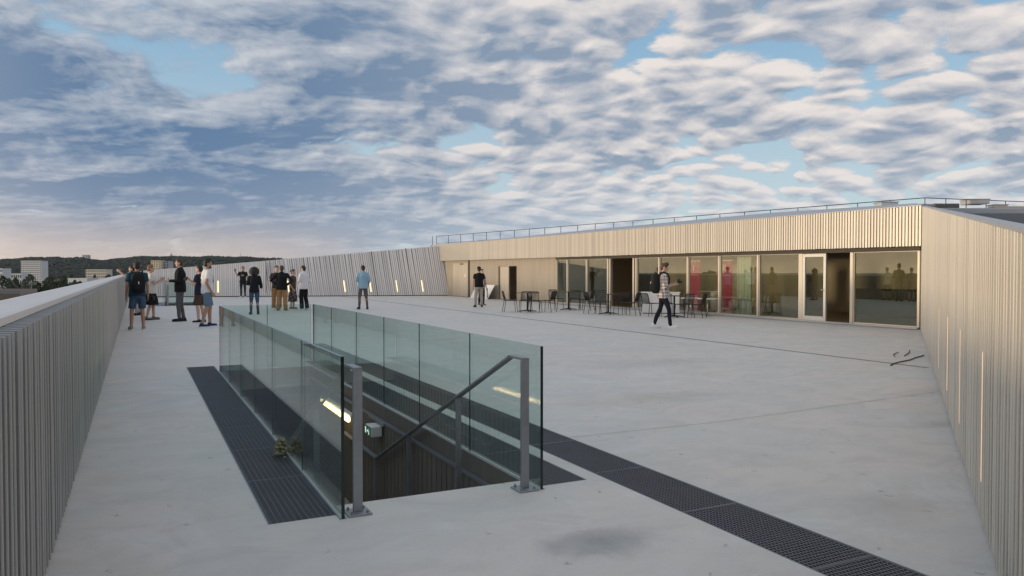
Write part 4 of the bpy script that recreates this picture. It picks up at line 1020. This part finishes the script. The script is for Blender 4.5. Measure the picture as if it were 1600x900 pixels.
    hem, slv = dict(tee=(.86,'short'), shirt=(.84,'long'), rolled=(.83,'elbow'), jacket=(.82,'long'), loose=(.84,'short'))[top]
    g_ = .020 if top == 'jacket' else .012
    b = MB(); torso(b, hem, 1.485, g_, 1.0 if top in ('rolled','loose') else .4)
    for i, s in ((0,1),(1,-1)):
        a = sh[i]+V3(0,-.03*s,.012)
        if slv == 'short': b.tube([a, sh[i]+V3(0,0,-.0), sh[i]+(el[i]-sh[i])*.68], [.062,.066*bulk+.004,.064], 12)
        elif slv == 'elbow': b.tube([a, sh[i], el[i], el[i]+(ha[i]-el[i])*.12], [.062,.068,.056,.056], 12)
        else: b.tube([a, sh[i], el[i], ha[i]+(ha[i]-el[i]).normalized()*.0], [.064,.066+g_*.4,.052+g_*.3,.038+g_*.2], 12)
    if top in ('shirt','rolled','jacket'): b.tube([V3(tx(1.46)-.015,0,1.465+zz), hc+V3(-.02,0,-.112)], [.072,.066], 12)
    link(bpy.data.objects.new('jacket' if top == 'jacket' else 'shirt', remesh(b, .017, 'top', topm, 2, .012, 8, sd_)), t, S)
    # -------- bottom
    b = MB()
    if bot in ('trousers','slim','wide','shorts'):
        rings = [[(tx(z)+rx*bulk*math.cos(2*math.pi*i/16), ry*bulk*math.sin(2*math.pi*i/16), z+zz) for i in range(16)] for z, rx, ry in ((.80,.118,.168),(.88,.122,.170),(.96,.115,.162),(1.02,.108,.152))]
        b.loft(rings)
        r_ = dict(trousers=(.098,.072,.056), slim=(.092,.064,.046), wide=(.102,.085,.082), shorts=(.100,.088,0))[bot]
        for i in (0,1):
            if bot == 'shorts': b.tube([hip[i]+V3(0,0,.0), hip[i]+(knee[i]-hip[i])*.5, knee[i]+V3(0,0,.03)], [.100,.096,.088], 14)
            else: b.tube([hip[i], hip[i]+(knee[i]-hip[i])*.5, knee[i], knee[i]+(ank[i]-knee[i])*.5-V3(.008,0,0), ank[i]+V3(0,0,-.03)], [r_[0],(r_[0]+r_[1])/2,r_[1],(r_[1]+r_[2])/2,r_[2]], 14)
        nm = 'shorts' if bot == 'shorts' else 'trousers'
    else:
        zb = .48 if bot == 'skirt' else .34
        b.loft([[(tx(.9)+rx*math.cos(2*math.pi*i/20)*(1+.05*math.sin(5*i)), ry*math.sin(2*math.pi*i/20)*(1+.05*math.cos(4*i)), z+zz) for i in range(20)] for z, rx, ry in ((zb,.215,.235),((zb+.9)/2,.185,.205),(.88,.130,.172),(1.03,.108,.142))])
        nm = 'skirt'
    link(bpy.data.objects.new(nm, remesh(b, .017, nm, botm, 2, .012, 7, sd_+3)), t, S)
    # -------- shoes
    for i, s in ((0,1),(1,-1)):
        yw = Matrix.Translation((ank[i].x, ank[i].y, ank[i].z-.085)) @ Matrix.Rotation(.18*s, 4, 'Z') @ Matrix.Rotation(.12 if ank[i].z > .1 else 0, 4, 'Y')
        b = MB(); b.sup((.055,0,.045), (.135,.048,.040), .8, 14, 8, 0, yw); b.sup((-.01,0,.075), (.055,.045,.050), .9, 12, 8, 0, yw); so = b.build('shoe', shoem, t, S)
        b = MB(); b.prism([(.195*math.cos(a_)*.71+.055, .051*math.sin(a_)) for a_ in [2*math.pi*j/16 for j in range(16)]], .0, .026, 0, yw); b.build('sole', sole or M_['white'], so)
    # -------- hair
    b = MB(); hm = HAIR.get(hair[0], HAIR['dark'])
    if hair[1] == 'curly':
        for _ in range(120):
            a_, c_ = q.uniform(0, 6.283), q.uniform(-.75, 1); rr = math.sqrt(max(0, 1-c_*c_)); p = V3(-.03+.13*rr*math.cos(a_), .155*rr*math.sin(a_), -.01+.145*c_)
            if p.x > .045 and p.z < .07: continue
            b.sup(p, (.040,.040,.040), 1, 8, 6, 0, HM)
        b.sup((-.02,0,.03), (.10,.10,.12), 1, 12, 8, 0, HM)
    else:
        b.sup((-.014,0,.036), (.094,.085,.098), 1, 16, 10, 0, HM); b.sup((.012,0,.092), (.074,.070,.044), 1, 12, 8, 0, HM); b.sup((-.045,0,-.02), (.058,.072,.068), 1, 12, 8, 0, HM)
        if hair[1] == 'bun': b.sup((-.115,0,.045), (.040,.042,.042), 1, 10, 8, 0, HM)
        if hair[1] == 'long': b.sup((-.06,0,-.09), (.06,.085,.13), .9, 12, 8, 0, HM)
        if hair[1] == 'quiff': b.sup((.035,0,.115), (.055,.060,.045), 1, 12, 8, 0, HM)
        if hair[1] == 'beard': b.sup((.044,0,-.088), (.052,.056,.040), 1, 12, 8, 0, HM); b.sup((.035,0,.115), (.062,.066,.048), 1, 12, 8, 0, HM)
    link(bpy.data.objects.new('hair', remesh(b, .014, 'hair', hm, 1, .010, 40, sd_)), t, S)
    if hair[1] == 'cap':
        b = MB(); b.sup((-.006,0,.060), (.104,.088,.078), .9, 16, 10, 0, HM); b.prism([(.06,-.07),(.13,-.06),(.165,-.03),(.172,0),(.165,.03),(.13,.06),(.06,.07)], .050, .060, 0, HM); b.build('cap', cloth((.02,.02,.022)), t, S)
    t.update_tag(); t['k'] = k
    del t['k']
    W = Matrix.Translation((x,y,0)) @ Matrix.Rotation(VA(x,y)+R(rel), 4, 'Z') @ S
    return dict(t=t, W=W, hands=ha, tx=tx, S=S, HM=HM, zz=zz, rz=VA(x,y)+R(rel))
SH = dict(dark=cloth((.03,.028,.028)), white=cloth((.86,.86,.84),.03), blue=cloth((.02,.04,.13)), grey=cloth((.30,.29,.28)), brown=cloth((.09,.05,.035)), taupe=cloth((.20,.16,.13)))
DARKSOLE = M_['black']
P = {}
P['teal'] = person('man in teal shirt and denim shorts, back to us beside the parapet', .02, 22.1, 6, 1.78, SKIN[1], 'tee', cloth((.018,.060,.088)), 'shorts', cloth((.055,.10,.16)), SH['grey'], ('dark','short'), ('down','down'), ((.02,.15),(-.03,-.13)), bulk=1.08)
P['point'] = person('person leaning on the parapet with raised hand, mostly hidden by the man in teal', .02, 29.4, 82, 1.72, SKIN[2], 'tee', cloth((.03,.03,.035)), 'slim', cloth((.40,.38,.43)), SH['dark'], ('dark','short'), (((.22,.22,1.32),(.46,.16,1.52)),((.24,.20,1.30),(.47,.10,1.50))), lean=.10, sole=DARKSOLE)
P['blonde'] = person('red-haired woman in a white T-shirt and black skirt raising her hands as she talks', .42, 26.4, -84, 1.72, SKIN[2], 'loose', cloth((.66,.62,.56),.06), 'skirt', cloth((.012,.012,.014)), SH['taupe'], ('ginger','short'), ('talk','clasp'), ((.10,.09),(-.12,-.09)), female=True, lean=-.02, sole=DARKSOLE)
P['black'] = person('tall man in a black jacket and grey trousers facing left', 1.20, 25.2, 84, 1.90, SKIN[2], 'jacket', cloth((.012,.012,.014)), 'slim', cloth((.115,.11,.115)), SH['dark'], ('brown','quiff'), ('hold','hold'), ((.06,.08),(-.04,-.08)), sole=DARKSOLE)
P['photo'] = person('person in navy top and brown shorts holding a camera behind the bearded man', 1.68, 24.2, 62, 1.70, SKIN[2], 'tee', cloth((.022,.022,.045)), 'shorts', cloth((.085,.055,.035)), SH['dark'], ('dark','short'), ('camera','camera'), ((.03,.10),(-.03,-.10)))
P['white'] = person('bearded man in a white T-shirt, jean shorts and blue sneakers facing right', 1.74, 22.3, -78, 1.86, SKIN[1], 'tee', cloth((.74,.73,.74),.04), 'shorts', cloth((.12,.20,.27)), SH['blue'], ('dark','beard'), ('pocket','pocket'), ((.10,.08),(-.13,-.10)))
P['phone'] = person('man in black printed T-shirt and dark trousers holding up a phone', 5.48, 46.0, 172, 1.80, SKIN[1], 'tee', cloth((.014,.014,.015)), 'slim', cloth((.022,.026,.035)), SH['white'], ('grey','short'), ('down','phone'))
P['curly'] = person('woman with big dark curly hair, dark jacket and blue jeans, back to us', 3.74, 28.2, 6, 1.64, SKIN[1], 'jacket', cloth((.012,.014,.020)), 'slim', cloth((.045,.085,.14)), SH['dark'], ('dark','curly'), ('hold','hold'), ((.0,.13),(.03,-.13)), female=True, sole=DARKSOLE)
P['hips'] = person('man in black sweater and tan trousers, hands on hips, back to us', 4.98, 30.0, -8, 1.74, SKIN[1], 'jacket', cloth((.010,.010,.012)), 'wide', cloth((.36,.20,.08)), SH['dark'], ('brown','short'), ('hips','hips'), ((.0,.13),(.02,-.14)), bulk=1.05)
P['behind'] = person('person almost hidden behind the man with hands on hips, only head and legs showing', 4.98, 31.2, 190, 1.74, SKIN[2], 'tee', cloth((.05,.04,.04)), 'wide', cloth((.32,.18,.08)), SH['white'], ('brown','short'), ('down','down'))
P['dress'] = person('woman in dark patterned long skirt and brown top facing the man in white shirt', 5.62, 31.3, -108, 1.60, SKIN[2], 'tee', cloth((.085,.06,.05)), 'long', print_mat(), SH['taupe'], ('brown','bun'), ('down','pocket'), female=True)
P['whiteshirt'] = person('man in untucked white shirt and black trousers beside the woman in patterned skirt', 5.92, 30.6, 48, 1.74, SKIN[2], 'rolled', cloth((.72,.70,.72),.05), 'wide', cloth((.012,.012,.014)), SH['white'], ('dark','short'), ('hold','pocket'), ((.05,.09),(-.06,-.10)), bulk=1.08)
P['blue'] = person('man in light blue shirt and grey-brown trousers, standing alone, back to us', 8.17, 30.1, 14, 1.76, SKIN[1], 'rolled', cloth((.28,.44,.56),.06), 'slim', cloth((.13,.10,.095)), SH['brown'], ('dark','short'), ('hold','pocket'), ((.05,.16),(-.04,-.15)), sole=DARKSOLE)
P['cap'] = person('man in a black T-shirt, dark cap and pale beige trousers, his back to us', 13.08, 29.7, 10, 1.72, SKIN[1], 'tee', cloth((.010,.010,.011)), 'trousers', cloth((.42,.36,.30)), SH['brown'], ('dark','cap'), ('down','down'), ((.02,.17),(.05,-.12)), sole=DARKSOLE, bulk=1.04)
P['hidden'] = person('person in a white top and dark trousers hidden behind the man in the cap', 13.73, 30.92, -150, 1.62, SKIN[2], 'tee', cloth((.60,.60,.66),.05), 'slim', cloth((.014,.014,.016)), SH['taupe'], ('brown','short'), ('down','hold'))
P['walk'] = person('man in a checked shirt walking right with a black backpack, looking down at his camera', 12.60, 16.45, -82, 1.76, SKIN[2], 'rolled', check_mat(), 'slim', cloth((.014,.016,.024)), SH['white'], ('brown','quiff'), (((.05,.23,1.14),(.31,.08,1.22)),((.05,.23,1.13),(.31,.05,1.19))), ((-.20,.07),(.22,-.08)), head=(0,20), bulk=1.03)

# -------- things they carry
def carried(name, label, cat, who, loc, rot=None):
    p = P[who]; t = thing(name, label, cat); t.matrix_world = p['W'] @ Matrix.Translation(loc) @ (rot or Matrix.Identity(4)); return t
def backpack(who, label, m, wide=1.0):
    z = 1.19; t = carried('backpack', label, 'backpack', who, (P[who]['tx'](z)-.205, 0, z))
    b = MB(); b.sup((0,0,0), (.115,.165*wide,.265), .55, 20, 14); b.build('bag', m, t)
    b = MB(); b.sup((-.085,0,-.09), (.055,.120*wide,.120), .6, 14, 10); b.build('pocket', m, t)
    b = MB(); b.sup((-.125,.0,-.02), (.012,.012,.075), .7, 8, 8); b.build('reflective_tab', M_['white'], t)
    for s in (1,-1):
        b = MB(); pts = [(.10,.10*s,.20),(.13,.115*s,.285),(.20,.125*s,.305),(.29,.13*s,.255),(.345,.135*s,.14),(.325,.145*s,.0),(.24,.165*s,-.14),(.12,.14*s,-.18)]
        for a, c in zip(pts[:-1], pts[1:]): b.tube([a, c], .021, 6, caps=True)
        b.build('strap', m, t)
    b = MB(); b.tube([(.02,-.04,.26),(.0,-.03,.295),(.0,.03,.295),(.02,.04,.26)], .010, 6); b.build('grab_handle', m, t)
BP = cloth((.014,.014,.015), .2)
backpack('teal', 'black backpack on the back of the man in the teal shirt', BP)
backpack('walk', 'black rounded backpack worn by the man in the checked shirt', BP)
def camera_(who, label, loc, rz=0):
    t = carried('camera', label, 'camera', who, loc, Matrix.Rotation(R(rz), 4, 'Z'))
    b = MB(); b.box(-.030, .030, -.065, .065, -.045, .045); bevel(b.build('camera_body', M_['black'], t), .008, 2)
    b = MB(); b.box(-.02, .03, -.025, .025, .046, .068); b.build('viewfinder', M_['black'], t)
    b = MB(); b.tube([(.030,0,-.003),(.09,0,-.003)], [.033,.031], 14, smooth=False); lens = b.build('lens', M_['black'], t)
    b = MB(); b.tube([(.0905,0,-.003),(.093,0,-.003)], .026, 14, smooth=False); b.build('front_element', M_['glass_edge'], lens)
camera_('walk', 'black camera held in front by the man in the checked shirt', (.40, 0, 1.24))
camera_('photo', 'black camera held up by the person in the navy top', (.42, 0, 1.33))
camera_('white', 'black camera hanging at the hip of the man in the white T-shirt', (-.03, .235, .99), 80)
camera_('teal', 'dark camera carried at the right side of the man in the teal shirt', (.05, -.34, .80), -40)
t = carried('phone', 'dark phone held up by the man in the black printed T-shirt', 'phone', 'phone', (.27, -.37, 1.55)); b = MB(); b.box(-.005, .005, -.037, .037, -.075, .075); bevel(b.build('case', M_['black'], t), .004); b = MB(); b.box(-.0075, -.0055, -.033, .033, -.070, .070); b.build('screen', M_['glass_edge'], t)
t = carried('phone', 'dark phone held by the tall man in the black jacket', 'phone', 'black', (.35, .0, 1.165), Matrix.Rotation(R(-50), 4, 'Y')); b = MB(); b.box(-.005, .005, -.037, .037, -.075, .075); bevel(b.build('case', M_['black'], t), .004); b = MB(); b.box(-.0075, -.0055, -.033, .033, -.070, .070); b.build('screen', M_['glass_edge'], t)
t = carried('bag', 'black shoulder bag at the side of the curly haired woman', 'bag', 'curly', (.02, -.25, 1.07)); b = MB(); b.sup((0,0,0), (.085,.055,.10), .6, 12, 10); b.build('pouch', BP, t); b = MB(); b.tube([(0,0,.08),(-.03,.05,.28),(-.02,.13,.38)], .010, 6); b.build('strap', BP, t)
# prints on the shirts
def chest_print(who, m, w, h, z, y0=0.0):
    p = P[who]; b = MB(); N = 8
    rx, ry = .1485, .196
    vs = []
    for j, zz_ in enumerate((z-h/2, z+h/2)):
        for i in range(N+1):
            a = (-w/2+w*i/N)/.19+y0; vs.append((p['tx'](zz_)+rx*math.cos(a), ry*math.sin(a), zz_))
    b.add(vs, [(i,i+1,N+2+i,N+1+i) for i in range(N)]); b.build('shirt_print', m, p['t'], p['S'])
chest_print('phone', cloth((.22,.22,.22), .6, 60), .17, .085, 1.26); chest_print('white', cloth((.14,.16,.20), .5, 50), .13, .19, 1.24)
bpy.data.scenes.remove(TMP)

# ================================================================== the evening air
hm = bpy.data.materials.new('air'); hm.use_nodes = True; hm.node_tree.nodes.clear(); T = NT(hm.node_tree)
pv = T.new('ShaderNodeVolumePrincipled'); pv.inputs['Color'].default_value = (.78,.86,.95,1); pv.inputs['Density'].default_value = .000025; pv.inputs['Anisotropy'].default_value = 0.0
o = T.new('ShaderNodeOutputMaterial'); T.l.new(pv.outputs[0], o.inputs['Volume'])
b = MB(); b.box(-9100, 9100, -9100, 9100, GZ-1, 75); tag(b.build('haze', hm), kind='stuff')
